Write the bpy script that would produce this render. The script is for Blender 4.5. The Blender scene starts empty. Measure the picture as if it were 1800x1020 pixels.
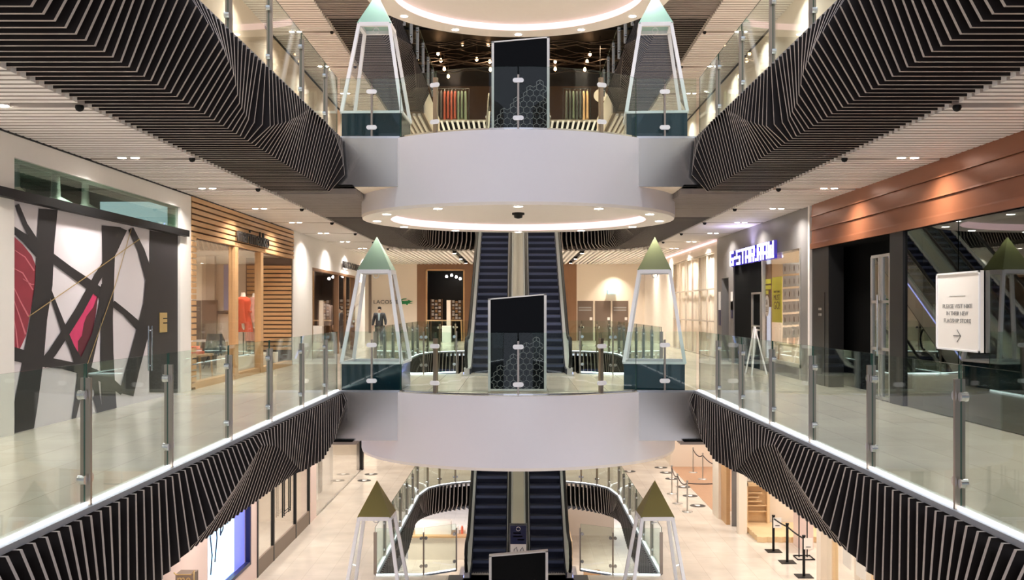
import bpy, math, random
from mathutils import Vector, Matrix
random.seed(7)
S = bpy.context.scene
COL = S.collection
F = 1750.0; U0 = 911.0; V0 = 543.0; EYE = 1.65
G, L1, L2, L3 = -5.10, 0.0, 5.10, 10.20          # floor levels
CEIL = 3.98                                       # ceiling above each floor

def P(u, v, d):                                   # photo pixel at a depth -> place
    return Vector(((u-U0)*d/F, d, EYE+(V0-v)*d/F))
def c(r, g, b):
    f = lambda x: (x/255/12.92) if x/255 <= .04045 else ((x/255+.055)/1.055)**2.4
    return (f(r), f(g), f(b), 1)

# ------------------------------------------------------------------ materials
MATS = {}
def mat(name, col, rough=.5, metal=0, emit=0, spec=.5, noise=0, nscale=8, bump=0, bscale=20, stretch=(1,1,1), coat=0):
    if name in MATS: return MATS[name]
    m = bpy.data.materials.new(name); m.use_nodes = True
    nt = m.node_tree; b = nt.nodes['Principled BSDF']
    b.inputs['Base Color'].default_value = col
    b.inputs['Roughness'].default_value = rough
    b.inputs['Metallic'].default_value = metal
    b.inputs['Specular IOR Level'].default_value = spec
    b.inputs['Coat Weight'].default_value = coat
    if emit:
        b.inputs['Emission Color'].default_value = col
        b.inputs['Emission Strength'].default_value = emit
    if noise or bump:
        tc = nt.nodes.new('ShaderNodeTexCoord'); mp = nt.nodes.new('ShaderNodeMapping')
        mp.inputs['Scale'].default_value = stretch
        nt.links.new(tc.outputs['Object'], mp.inputs['Vector'])
    if noise:
        n = nt.nodes.new('ShaderNodeTexNoise'); n.inputs['Scale'].default_value = nscale; n.inputs['Detail'].default_value = 4
        nt.links.new(mp.outputs[0], n.inputs['Vector'])
        mx = nt.nodes.new('ShaderNodeMix'); mx.data_type = 'RGBA'
        mx.inputs[6].default_value = tuple(x*(1-noise) for x in col[:3])+(1,)
        mx.inputs[7].default_value = tuple(min(1, x*(1+noise)) for x in col[:3])+(1,)
        nt.links.new(n.outputs['Fac'], mx.inputs[0]); nt.links.new(mx.outputs[2], b.inputs['Base Color'])
    if bump:
        n2 = nt.nodes.new('ShaderNodeTexNoise'); n2.inputs['Scale'].default_value = bscale
        nt.links.new(mp.outputs[0], n2.inputs['Vector'])
        bp = nt.nodes.new('ShaderNodeBump'); bp.inputs['Strength'].default_value = bump
        nt.links.new(n2.outputs['Fac'], bp.inputs['Height']); nt.links.new(bp.outputs[0], b.inputs['Normal'])
    MATS[name] = m
    return m

def glass_mat(name, tint, refl=.04, boost=1.0):
    m = bpy.data.materials.new(name); m.use_nodes = True
    nt = m.node_tree; nt.nodes.clear()
    o = nt.nodes.new('ShaderNodeOutputMaterial'); mx = nt.nodes.new('ShaderNodeMixShader')
    tr = nt.nodes.new('ShaderNodeBsdfTransparent'); tr.inputs[0].default_value = tint
    gl = nt.nodes.new('ShaderNodeBsdfGlossy'); gl.inputs['Roughness'].default_value = .01
    gl.inputs['Color'].default_value = (1, 1, 1, 1)
    lw = nt.nodes.new('ShaderNodeLayerWeight'); lw.inputs['Blend'].default_value = .5
    pw = nt.nodes.new('ShaderNodeMath'); pw.operation = 'POWER'; pw.inputs[1].default_value = 5
    ma = nt.nodes.new('ShaderNodeMath'); ma.operation = 'MULTIPLY_ADD'; ma.use_clamp = True
    ma.inputs[1].default_value = .96*boost; ma.inputs[2].default_value = refl
    nt.links.new(lw.outputs['Facing'], pw.inputs[0]); nt.links.new(pw.outputs[0], ma.inputs[0])
    nt.links.new(ma.outputs[0], mx.inputs[0]); nt.links.new(tr.outputs[0], mx.inputs[1]); nt.links.new(gl.outputs[0], mx.inputs[2])
    nt.links.new(mx.outputs[0], o.inputs[0])
    MATS[name] = m
    return m

def tile_mat(name, c1, c2, mortar, rough, w=1.2, h=.6):
    m = bpy.data.materials.new(name); m.use_nodes = True
    nt = m.node_tree; b = nt.nodes['Principled BSDF']
    g = nt.nodes.new('ShaderNodeNewGeometry'); mp = nt.nodes.new('ShaderNodeMapping')
    mp.inputs['Rotation'].default_value = (0, 0, math.pi/2)
    br = nt.nodes.new('ShaderNodeTexBrick'); br.inputs['Scale'].default_value = 1
    br.inputs['Color1'].default_value = c1; br.inputs['Color2'].default_value = c2; br.inputs['Mortar'].default_value = mortar
    br.inputs['Mortar Size'].default_value = .004; br.inputs['Brick Width'].default_value = w; br.inputs['Row Height'].default_value = h
    n = nt.nodes.new('ShaderNodeTexNoise'); n.inputs['Scale'].default_value = 1.3; n.inputs['Detail'].default_value = 6
    mx = nt.nodes.new('ShaderNodeMix'); mx.data_type = 'RGBA'; mx.blend_type = 'MULTIPLY'; mx.inputs[0].default_value = .35
    nt.links.new(g.outputs['Position'], mp.inputs[0]); nt.links.new(mp.outputs[0], br.inputs['Vector']); nt.links.new(g.outputs['Position'], n.inputs['Vector'])
    nt.links.new(br.outputs['Color'], mx.inputs[6]); nt.links.new(n.outputs['Fac'], mx.inputs[7])
    nt.links.new(mx.outputs[2], b.inputs['Base Color'])
    b.inputs['Roughness'].default_value = rough
    MATS[name] = m
    return m

M = lambda n: MATS[n]
tile_mat('tile', c(226,216,198), c(214,203,185), c(180,168,150), .17)
tile_mat('tile_low', c(236,224,210), c(228,215,200), c(204,190,174), .22)
mat('white_paint', c(238,232,226), .55, noise=.02)
mat('white_slat', c(248,243,238), .5)
mat('trim_grey', c(132,136,142), .45, .3)
mat('slat_side_shade', c(200,189,179), .6)  # darker tone puts gap shade into the white ceiling slat sides
mat('deck_steel', c(196,192,188), .4, .25)
mat('drum', c(228,226,232), .45, noise=.01)
mat('slat_face_shade', c(28,20,16), .5)  # dark timber, with the shade of the gaps put into its colour
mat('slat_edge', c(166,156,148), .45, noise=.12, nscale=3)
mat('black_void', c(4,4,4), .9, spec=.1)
mat('steel', c(196,192,186), .36, .75)
mat('steel_bright', c(205,205,205), .18, 1)
mat('bronze_steel', c(158,146,134), .28, 1)
mat('wing_steel', c(196,189,180), .22, 1, bump=.14, bscale=1.2, stretch=(1.4,1,.25))
mat('led_white', c(246,250,255), .5, emit=2)
mat('led_pink', c(255,222,226), .5, emit=.52)
mat('led_blue', c(170,180,255), .5, emit=1.6)
mat('lamp', c(255,246,235), .5, emit=14)
mat('black', c(7,7,8), .5, spec=.3)
mat('black_gloss', c(3,3,4), .06, spec=.08)
mat('black_metal', c(30,29,29), .4, .3)
mat('teal_gloss', c(8,40,52), .08)
mat('acrylic', c(244,244,246), .3)
mat('cap_lit_mint', c(150,190,174), .35)  # cap tones paint each spot's lighting and reflections into one finish
mat('cap_lit_sage', c(108,128,108), .35)
mat('cap_lit_olive', c(98,103,62), .35)
mat('cap_lit_gold', c(126,117,64), .35)
mat('step_dark', c(28,31,50), .4, .2)
mat('step_tread', c(78,84,112), .45, .2)
mat('beige_panel', c(206,192,174), .4)
mat('wood_light', c(204,160,112), .45, noise=.12, nscale=3, stretch=(.4,.4,12))
mat('wood_mid', c(138,100,70), .45, noise=.15, nscale=2, stretch=(6,6,.6))
mat('wood_pale', c(226,194,150), .5, noise=.06, nscale=3, stretch=(1,1,8))
mat('wood_floor', c(178,136,104), .35, noise=.12, nscale=4, stretch=(8,1,1))
mat('copper', c(150,92,62), .34, .3, noise=.08, nscale=3, stretch=(.3,1,6))
mat('grey_stone', c(122,118,116), .4, noise=.12, nscale=1.5)
mat('cream_wall', c(238,224,206), .6)
mat('lilac', c(176,180,222), .6)
mat('peach_wall', c(240,214,190), .6)
mat('brown_panel', c(110,92,80), .5)
mat('taupe_panel', c(130,112,98), .5)
mat('ink', c(58,54,52), .5)
mat('ink_light', c(150,148,146), .5)
mat('mural_white', c(222,214,218), .5)
mat('mural_dark', c(34,30,33), .5, noise=.1, nscale=12)
mat('leaf_red', c(150,44,62), .5, noise=.25, nscale=4)
mat('leaf_dark', c(92,24,40), .5)
mat('leaf_vein', c(214,120,132), .5)
mat('flower_pink', c(206,52,104), .5, noise=.2, nscale=5)
mat('gold', c(206,178,120), .3, .6)
mat('green_interior', c(70,92,82), .6)
mat('paper', c(246,240,234), .6)
mat('sign_letter', c(235,236,255), .5, emit=.95)
mat('sign_side', c(84,72,190), .5, emit=.25)
mat('screen_cyan', c(190,232,255), .4, emit=.85)
mat('screen_blue', c(120,130,240), .4, emit=.45)
mat('yellow', c(222,218,70), .5)
mat('yellow_warm', c(236,206,96), .5)
mat('orange_cloth', c(232,84,48), .8, noise=.1)
mat('coral_cloth', c(240,120,90), .8, noise=.3, nscale=14)
mat('pattern_cloth', c(214,150,134), .8, noise=.6, nscale=14)
mat('skin', c(206,166,140), .5)
mat('hair', c(36,28,24), .6)
mat('jacket', c(50,50,58), .8)
mat('trouser', c(58,56,60), .8)
mat('shirt', c(190,214,226), .7)
mat('green_logo', c(20,130,70), .5)
mat('exit_sign', c(150,200,215), .4, emit=.4)
mat('red_sign', c(190,36,60), .5)
mat('curtain', c(246,232,212), .7)
mat('cable', c(40,28,18), .35, .3)
mat('bulb', c(255,196,140), .4, emit=12)
mat('rust_cloth', c(140,60,44), .8)
mat('navy_cloth', c(58,56,62), .8)
mat('sage_cloth', c(90,106,92), .8)
mat('sand_cloth', c(190,160,120), .8)
mat('charcoal_cloth', c(52,60,58), .8)
mat('grey_sheet', c(196,194,190), .6)
mat('rope', c(64,52,50), .6)
mat('poster_navy', c(28,32,72), .4)
mat('grey_floor', c(70,68,68), .45)
mat('pink_tile', c(240,214,204), .4)
mat('plant', c(40,120,60), .5)
glass_mat('glass', (.915,.968,.942,1), .014, .62)
glass_mat('clear', (.985,.988,.99,1), .03)
glass_mat('shopglass', (.95,.955,.95,1), .04)
glass_mat('darkglass', (.34,.42,.38,1), .10, 1.3)
glass_mat('greenglass', (.60,.74,.66,1), .10)
mat('glass_edge', c(40,74,60), .2)

# ------------------------------------------------------------------ mesh helpers
class MB:
    def __init__(s): s.v = []; s.f = []; s.m = []; s.sm = []
    def add(s, vs, fs, m=0, smooth=False):
        o = len(s.v); s.v += [tuple(x) for x in vs]
        for f in fs: s.f.append([o+i for i in f]); s.m.append(m); s.sm.append(smooth)
        return s
    def box(s, x0, x1, y0, y1, z0, z1, m=0):
        if x0 > x1: x0, x1 = x1, x0
        if y0 > y1: y0, y1 = y1, y0
        if z0 > z1: z0, z1 = z1, z0
        return s.add([(x0,y0,z0),(x1,y0,z0),(x1,y1,z0),(x0,y1,z0),(x0,y0,z1),(x1,y0,z1),(x1,y1,z1),(x0,y1,z1)],
              [(0,3,2,1),(4,5,6,7),(0,1,5,4),(1,2,6,5),(2,3,7,6),(3,0,4,7)], m)
    def bar(s, p, q, t, wz, m=0, m_end=None):     # upright slab from p to q (plan), thickness t, height wz=(z0,z1)
        p = Vector(p[:2]); q = Vector(q[:2]); n = (q-p).normalized(); n = Vector((-n.y, n.x))*t/2
        a, b, cc, d = p+n, q+n, q-n, p-n
        vs = [(w.x, w.y, z) for z in wz for w in (a, b, cc, d)]
        me = m if m_end is None else m_end
        s.add(vs, [(0,1,5,4),(2,3,7,6)], m); s.add(vs, [(0,3,2,1),(4,5,6,7),(1,2,6,5),(3,0,4,7)], me)
        return s
    def prism(s, pts, vec, m=0, m_side=None):
        pts = [Vector(p) for p in pts]; vec = Vector(vec); n = len(pts)
        vs = pts+[p+vec for p in pts]
        s.add(vs, [tuple(range(n-1, -1, -1)), tuple(range(n, 2*n))], m)
        s.add(vs, [(i, (i+1)%n, n+(i+1)%n, n+i) for i in range(n)], m if m_side is None else m_side)
        return s
    def tube(s, pts, r, n=8, m=0, closed=False, smooth=True):
        pts = [Vector(p) for p in pts]; k = len(pts); vs = []
        up = Vector((0,0,1))
        for i, p in enumerate(pts):
            a = pts[(i-1)%k] if (closed or i > 0) else p; b = pts[(i+1)%k] if (closed or i < k-1) else p
            t = (b-a).normalized()
            ref = up if abs(t.dot(up)) < .95 else Vector((1,0,0))
            e1 = t.cross(ref).normalized(); e2 = e1.cross(t)
            rr = r[i] if isinstance(r, (list, tuple)) else r
            for j in range(n):
                w = 2*math.pi*j/n; vs.append(p+e1*math.cos(w)*rr+e2*math.sin(w)*rr)
        fs = [(i*n+j, i*n+(j+1)%n, ((i+1)%k)*n+(j+1)%n, ((i+1)%k)*n+j) for i in range(k if closed else k-1) for j in range(n)]
        s.add(vs, fs, m, smooth)
        if not closed: s.add(vs, [tuple(range(n-1,-1,-1)), tuple((k-1)*n+j for j in range(n))], m)
        return s
    def loft(s, rings, n=14, m=0, cap=True):      # rings: (x,y,z,rx,ry)
        vs = []
        for (x,y,z,rx,ry) in rings:
            for j in range(n):
                w = 2*math.pi*j/n; vs.append((x+rx*math.cos(w), y+ry*math.sin(w), z))
        k = len(rings)
        s.add(vs, [(i*n+j, i*n+(j+1)%n, (i+1)*n+(j+1)%n, (i+1)*n+j) for i in range(k-1) for j in range(n)], m, True)
        if cap: s.add(vs, [tuple(range(n-1,-1,-1)), tuple((k-1)*n+j for j in range(n))], m)
        return s
    def disc(s, ctr, r, h, n=20, m=0, axis='z'):
        x,y,z = ctr
        if axis == 'z': pts = [(x+r*math.cos(2*math.pi*j/n), y+r*math.sin(2*math.pi*j/n), z) for j in range(n)]; v=(0,0,h)
        elif axis == 'y': pts = [(x+r*math.cos(2*math.pi*j/n), y, z+r*math.sin(2*math.pi*j/n)) for j in range(n)]; v=(0,h,0)
        else: pts = [(x, y+r*math.cos(2*math.pi*j/n), z+r*math.sin(2*math.pi*j/n)) for j in range(n)]; v=(h,0,0)
        return s.prism(pts, v, m)
    def build(s, name, mats, parent=None, label=None, cat=None, group=None, kind=None):
        me = bpy.data.meshes.new(name)
        off = parent_off(parent)
        me.from_pydata([(a-off[0], b-off[1], d-off[2]) for a,b,d in s.v], [], s.f)
        if isinstance(mats, (str,)): mats = [mats]
        for x in mats: me.materials.append(M(x))
        me.polygons.foreach_set('material_index', s.m); me.polygons.foreach_set('use_smooth', s.sm)
        me.validate(); me.update()
        o = bpy.data.objects.new(name, me); COL.objects.link(o)
        if parent is not None: o.parent = parent
        tag(o, label, cat, group, kind)
        return o
def parent_off(p):
    o = Vector((0,0,0))
    while p is not None: o += p.location; p = p.parent
    return o
def tag(o, label=None, cat=None, group=None, kind=None):
    if label: o['label'] = label
    if cat: o['category'] = cat
    if group: o['group'] = group
    if kind: o['kind'] = kind
    return o
def thing(name, loc, label, cat, group=None):
    o = bpy.data.objects.new(name, None); COL.objects.link(o); o.location = loc; o.empty_display_size = .2
    return tag(o, label, cat, group)
def struct(mb, name, mats): return mb.build(name, mats, kind='structure')
def copy_tree(root, loc, label, group=None, rz=None):
    r = root.copy(); COL.objects.link(r); r.location = loc; r['label'] = label
    if rz is not None: r.rotation_euler = (0,0,rz)
    if group: r['group'] = group
    for ch in root.children:
        k = ch.copy(); COL.objects.link(k); k.parent = r
        for g in ch.children:
            q = g.copy(); COL.objects.link(q); q.parent = k
    return r
def text(s, name, matname, ctr, w, h, xd, up=(0,0,1), depth=.02, bold=0, parent=None, **kw):
    cu = bpy.data.curves.new('tmp', 'FONT'); cu.body = s; cu.size = 1; cu.extrude = .05; cu.offset = bold
    cu.align_x = 'CENTER'; cu.resolution_u = 3
    t = bpy.data.objects.new('tmp', cu); COL.objects.link(t)
    dg = bpy.context.evaluated_depsgraph_get(); dg.update()
    me = bpy.data.meshes.new_from_object(t.evaluated_get(dg))
    bpy.data.objects.remove(t); bpy.data.curves.remove(cu)
    xs = [v.co.x for v in me.vertices]; ys = [v.co.y for v in me.vertices]; zs = [v.co.z for v in me.vertices]
    x0, x1, y0, y1 = min(xs), max(xs), min(ys), max(ys); zd = max(zs)-min(zs)
    xd = Vector(xd).normalized(); up = Vector(up).normalized(); n = xd.cross(up); ctr = Vector(ctr)-parent_off(parent)
    for v in me.vertices:
        a = (v.co.x-(x0+x1)/2)/(x1-x0)*w; b = (v.co.y-(y0+y1)/2)/(y1-y0)*h; z = (v.co.z-min(zs))/zd*depth
        v.co = ctr+xd*a+up*b+n*z
    me.materials.clear(); me.materials.append(M(matname)); me.name = name
    o = bpy.data.objects.new(name, me); COL.objects.link(o)
    if parent is not None: o.parent = parent
    tag(o, kw.get('label'), kw.get('cat'), kw.get('group'))
    return o
LIGHTS = []
def lamp(loc, power, size=.3, col=(1,.95,.9), spread=140, rot=(0,0,0)):
    l = bpy.data.lights.new('downlight_and_fill_glow', 'AREA'); l.shape = 'DISK'; l.size = size; l.energy = power; l.color = col
    l.spread = math.radians(spread)
    o = bpy.data.objects.new('downlight_and_fill_glow', l); COL.objects.link(o); o.location = loc; o.rotation_euler = rot
    return o
ORD = ['first','second','third','fourth','fifth','sixth','seventh','eighth','ninth','tenth','eleventh','twelfth','thirteenth','fourteenth','fifteenth','sixteenth','seventeenth','eighteenth','nineteenth','twentieth']
def interp(tab, x):
    if x <= tab[0][0]: return tab[0][1:]
    for a, b in zip(tab, tab[1:]):
        if x <= b[0]:
            t = (x-a[0])/(b[0]-a[0]); return tuple(p+(q-p)*t for p, q in zip(a[1:], b[1:]))
    return tab[-1][1:]
FL = {L1:'middle floor', L2:'upper floor', G:'lower floor', L3:'top floor'}

# ------------------------------------------------------------------ floors, slabs
EX = 3.64                    # half width of the atrium
WX = 6.62                    # facades
V2A, V2S, V2E = 25.2, 36.0, 39.2       # rear opening: near edge, where it starts to round, far edge
BACK = 51.5
def arc(n=24, far=V2E, st=V2S, ex=EX, e=2.5):
    out = []
    for i in range(n+1):
        w = math.pi*(1-i/n); cx, sy = math.cos(w), math.sin(w)
        out.append((ex*math.copysign(abs(cx)**(2/e), cx), st+(far-st)*abs(sy)**(2/e)))
    return out
def floor_level(z, m, x_l=-WX-.0, x_r=WX, front=-3, void1=True, far=V2E, st=V2S, name='floor'):
    mb = MB(); t = .10
    mb.box(x_l, -EX, front, BACK+.2, z-t, z); mb.box(EX, x_r, front, BACK+.2, z-t, z)
    if void1:
        mb.box(-EX, EX, 20.0, V2A, z-t, z)
    else: mb.box(-EX, EX, front, V2A, z-t, z)
    mb.box(-EX, EX, far+.0, BACK+.2, z-t, z)
    a = arc(24, far, st)
    for i in range(len(a)-1):
        (x0,y0),(x1,y1) = a[i], a[i+1]
        if abs(x1-x0) > 1e-4: mb.prism([(x0,y0,z-t),(x1,y1,z-t),(x1,far,z-t),(x0,far,z-t)], (0,0,t))
    return struct(mb, name, [m])
floor_level(L1, 'tile', -13, 14)
floor_level(G, 'tile_low', -13, 14, void1=False)
floor_level(L2, 'tile', far=V2E)
fl3 = MB()
for s in (-1,1): fl3.box(s*EX, s*WX, 20, 58, L3-.1, L3)
fl3.box(-EX,EX,20.0,V2A,L3-.1,L3); fl3.box(-EX,EX,45.0,58,L3-.1,L3); struct(fl3, 'floor', ['tile'])
bf = MB(); bf.box(-14,14,15,75,L1-10.3,L1-10.2); struct(bf,'floor',['tile_low'])

# ------------------------------------------------------------------ slatted fascias
PITCH, SW, SD = .192, .041, .13
def offset_profile(pr, d):
    out = []
    n = len(pr)
    def nrm(a, b):
        t = Vector((b[0]-a[0], b[1]-a[1]))
        if t.length < 1e-5: t = Vector((0,-1))
        t.normalize(); return Vector((t.y, -t.x))           # to the right of travel
    for i in range(n):
        ns = []
        if i > 0: ns.append(nrm(pr[i-1], pr[i]))
        if i < n-1: ns.append(nrm(pr[i], pr[i+1]))
        v = sum(ns, Vector((0,0)))
        v = v.normalized() if v.length > 1e-4 else ns[0]
        k = max(.45, v.dot(ns[0]))
        out.append((pr[i][0]+v.x*d/k, pr[i][1]+v.y*d/k))
    return out
def fascia(name, stations, z, p2, label, wide=1.28, edge='slat_edge'):
    # stations: (s, (x,y), (nx,ny)) with n pointing into the opening
    root = thing(name, (stations[len(stations)//2][1][0], stations[len(stations)//2][1][1], z-1.12), label, 'slatted fascia')
    mb = MB(); bk = MB(); prev = None
    for s, (x,y), (nx,ny) in stations:
        o2, z2 = p2(s)
        pr = [(-.03,-.05),(.133,-.05),(o2,z2),(-.11,-1.12),(-wide,-1.12)]
        # travel goes outwards-top -> down -> back under: inside lies to the right when looking along +s; force inside
        inn = offset_profile(pr, SD)
        tx, ty = -ny, nx
        def w3(q, k): return (x+nx*q[0]+tx*k, y+ny*q[0]+ty*k, z+q[1])
        n = len(pr); h = SW/2
        vs = [w3(q,-h) for q in pr]+[w3(q,h) for q in pr]+[w3(q,-h) for q in inn]+[w3(q,h) for q in inn]
        mb.add(vs, [(i, i+1, n+i+1, n+i) for i in range(n-1)], 1)
        mb.add(vs, [(i, 2*n+i, 2*n+i+1, i+1) for i in range(n-1)], 0)
        mb.add(vs, [(n+i, n+i+1, 3*n+i+1, 3*n+i) for i in range(n-1)], 0)
        mb.add(vs, [(0, n, 3*n, 2*n), (n-1, 3*n-1, 4*n-1, 2*n-1)], 1)
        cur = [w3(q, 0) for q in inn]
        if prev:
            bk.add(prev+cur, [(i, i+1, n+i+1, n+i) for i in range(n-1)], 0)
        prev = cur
    mb.build('slat', ['slat_face_shade', edge], root)
    bk.build('backing', ['black_void'], root)  # black sheet added for the dark plenum, stops light leaking through
    return root
T1 = [(2,-3.35,-.3),(4.2,-3.4,-1.05),(5.6,-3.0,-.8),(6.83,-3.08,-.95),(7.4,-3.2,-1.02),(8,-3.37,-1.06),(8.8,-3.5,-1.08),(9.5,-3.48,-1.02),(9.92,-3.46,-.96),(10.31,-3.39,-.85),
      (10.86,-3.31,-.646),(11.8,-3.36,-.48),(12.6,-3.40,-.33),(13.28,-3.43,-.175),(14.2,-3.49,-.30),(14.8,-3.51,-.45),(16.7,-3.63,-1.09),(17.9,-3.5,-1.07),(18.9,-3.48,-.84),(19.5,-3.5,-.58),(19.94,-3.43,-.16)]
T2 = [(3,-3.4,-.25),(7.8,-3.24,-.25),(8.34,-3.32,-.25),(9.3,-3.44,-.25),(10.26,-3.35,-.28),(11.18,-3.34,-.46),(12.06,-3.45,-.6),(12.62,-3.54,-.83),(13.5,-3.65,-.905),(14,-3.49,-.88),
      (15,-3.437,-.61),(16,-3.48,-.314),(16.8,-3.51,-.06),(18,-3.477,-.06),(18.9,-3.45,-.2),(19.45,-3.44,-.5),(19.94,-3.45,-.95)]
def p2tab(tab):
    return lambda s: (lambda r: (EX+r[0], r[1]))(interp(tab, s))
def straight(side, a, b, ph=0):
    out = []; d = a+ph
    while d <= b: out.append((d, (side*EX, d), (-side, 0))); d += PITCH
    return out
for z, tab, lo in ((L1,T1,2.2),(L2,T2,4.0)):
    for side, nm in ((-1,'left'),(1,'right')):
        st = straight(side, lo, 19.94, .02)
        # side faces: keep a consistent "inside"
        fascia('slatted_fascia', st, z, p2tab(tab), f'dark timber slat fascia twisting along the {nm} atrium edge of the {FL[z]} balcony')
def rear_stations(far=V2E, st=V2S):
    pts = [(-EX, 25.3+i*.1) for i in range(int((st-25.3)/.1))]+arc(60, far, st)+[(EX, st-.1-i*.1) for i in range(int((st-25.3)/.1))]
    out = []; s = 0; nxt = 0
    for i in range(len(pts)-1):
        a, b = Vector(pts[i]), Vector(pts[i+1]); L = (b-a).length
        if L < 1e-6: continue
        t = (b-a)/L
        while nxt <= s+L:
            p = a+t*(nxt-s); out.append((nxt, (p.x,p.y), (t.y,-t.x))); nxt += PITCH
        s += L
    tot = s
    return out, tot
R2 = [(0,.15,-.3),(.1,.12,-1.0),(.2,.16,-.9),(.30,.2,-.2),(.38,.05,-1.05),(.5,.15,-.5),(.62,.05,-1.05),(.7,.2,-.2),(.8,.16,-.9),(.9,.12,-1.0),(1,.15,-.3)]
rs, tot = rear_stations()
for z in (G, L1, L2):
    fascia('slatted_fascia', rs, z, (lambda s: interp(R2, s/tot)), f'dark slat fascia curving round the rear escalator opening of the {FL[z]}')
for side, nm in ((-1,'left'),(1,'right')):
    st = [(d, (side*(EX-.05), d), (-side,0)) for d in [25.3+i*PITCH for i in range(int(12.6/PITCH))]]
    R3 = [(25,.14,-.3),(28,.2,-.9),(31,.3,-.35),(34,.1,-1.0),(37,.25,-.3),(40,.1,-1.0),(44,.2,-.4)]
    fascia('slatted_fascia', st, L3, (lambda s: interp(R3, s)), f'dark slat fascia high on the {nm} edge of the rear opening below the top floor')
# bridge soffit slats between the two openings (sides, under each floor)
for z in (L1, L2, L3):
    mb = MB()
    for side in (-1,1):
        d = 20.3 if z < L3 else 19.8
        while d < 25.4:
            mb.box(side*3.3, side*4.92, d-SW/2, d+SW/2, z-1.12, z-1.0, 1); d += PITCH
        mb.box(side*3.3, side*4.92, 19.8, 25.5, z-1.0, z-.98, 0)
    struct(mb, 'ceiling', ['black_void','slat_edge'])
# outer row: dark soffit behind the rear openings continues beside them
# ------------------------------------------------------------------ ceilings
SLOTS = [7.4, 11.3, 15.2, 19.05, 22.9, 26.6, 30.4, 34.2, 38.0]
def corridor_ceiling(z, side, a, b):
    mb = MB(); d = a
    while d < b:
        if min(abs(d-s) for s in SLOTS) > PITCH*.55:
            x_in = 4.92 if d < 39.6 else 3.2
            if d < 38.5: mb.box(side*4.92, side*WX, d-.062, d+.062, z-.03, z+.05, 0); mb.f and mb.m.__setitem__(slice(len(mb.m)-6, len(mb.m)), [1,0,1,0,1,0][:0] or [0,0,1,0,1,0])
        d += PITCH
    mb.box(side*4.9, side*(WX+.1), a, b+.5, z+.055, z+.09, 1)
    return struct(mb, 'ceiling', ['white_slat','slat_side_shade'])
for z in (L1, L2):
    for side in (-1,1):
        corridor_ceiling(z+CEIL, side, -2+(.02+2.2+2) % PITCH, 38.5)
    mb = MB(); x = -8.6                                    # rear ceiling: slats run front to back
    while x < 8.6:
        y0 = 38.6 if abs(x) > 4.6 else (39.7 if z == L1 else (38.2 if abs(x) > 3.62 else 45.3))
        if min(abs(x-2.65), abs(x+2.65)) > .12 or z != L1: mb.box(x-.05, x+.05, y0, BACK-.05, z+CEIL-.03, z+CEIL+.07)
        x += .2
    for a,b,y0 in ((-8.8,-4.6,38.6),(4.6,8.8,38.6),(-4.6,-3.6,39.6 if z==L1 else 38.2),(3.6,4.6,39.6 if z==L1 else 38.2),(-3.6,3.6,39.6 if z==L1 else 45.3)): mb.box(a, b, y0, BACK, z+CEIL+.09, z+CEIL+.12, 1)
    struct(mb, 'ceiling', ['white_slat','taupe_panel'])
for side in (-1,1):
    mb = MB(); mb.box(side*4.0, side*13, 18, 60, L1-1.14, L1-1.1); struct(mb,'ceiling',['white_paint'])   # over the lower floor
mb = MB(); mb.box(-4.0,4.0,39.6,60,L1-1.14,L1-1.1); struct(mb,'ceiling',['white_paint'])
mb = MB()
for side in (-1,1): mb.box(side*4.0, side*13, -3, 60, G-1.14, G-1.1)
mb.box(-4,4,-3,25,G-1.14,G-1.1); struct(mb,'ceiling',['white_paint'])

# twin downlights
n_slot = {}
proto_dl = None
def twin(z, side, d, i):
    global proto_dl
    where = f"{'left' if side<0 else 'right'} corridor ceiling of the {FL[z]}"
    lab = f"{ORD[i]} twin downlight from the front, {where}"
    loc = (side*5.95, d, z+CEIL-.02)
    if proto_dl is None:
        r = thing('twin_downlight', loc, lab, 'downlight', f'twin downlights in the corridor ceilings'); proto_dl = r
        x,y,zz = loc
        mb = MB()
        for k in (-.1,.1): mb.tube([(x+k, y, zz+.06),(x+k,y,zz-.005)], .07, 16)
        mb.build('housing', ['white_paint'], r)
        for k in (-.1,.1):
            q = MB(); q.disc((x+k,y,zz-.012), .062, .006, 16); q.build('lens', ['lamp'], r)
    else: copy_tree(proto_dl, loc, lab)
    lamp((side*5.95, d, z+CEIL-.06), 34 if z == L1 else 28, .25, (1,.95,.90))
    q = MB(); q.box(side*4.95, side*WX, d-.085, d+.085, z+CEIL+.045, z+CEIL+.052); struct(q, 'trim_1', ['black'])
    return
def dome(z, side, d, i):
    x = side*4.98
    q = MB(); q.loft([(x,d,z+CEIL-.02,.045,.045),(x,d,z+CEIL-.05,.05,.05),(x,d,z+CEIL-.08,.035,.035),(x,d,z+CEIL-.09,.01,.01)], 12)
    q.build('spotlight', ['black'], None, f"{ORD[i]} small black spotlight from the front, {'left' if side<0 else 'right'} ceiling slots, {FL[z]}", 'spotlight', 'black spotlights at the ends of the ceiling slots')
for z in (L1, L2):
    for side in (-1,1):
        for i, d in enumerate([q for q in SLOTS if (q > 10 or z == L1) and (z == L1 or q > 22)]):
            twin(z, side, d, i)
            if d > 10: dome(z, side, d, i)
        if z == L2:
            for d in (9, 14, 19): lamp((side*5.9, d, z+CEIL-.06), 40, .3, (1,.95,.90))
for x, w in ((-6.2,1),(-4,1),(0,0),(4,1),(6.2,1)):
    for d in (42.5, 47):
        lamp((x, d, L1+CEIL-.08), 50, .3, (1,.94,.87)); lamp((x, d, L2+CEIL-.08), 26, .3, (1,.94,.87))
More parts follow.
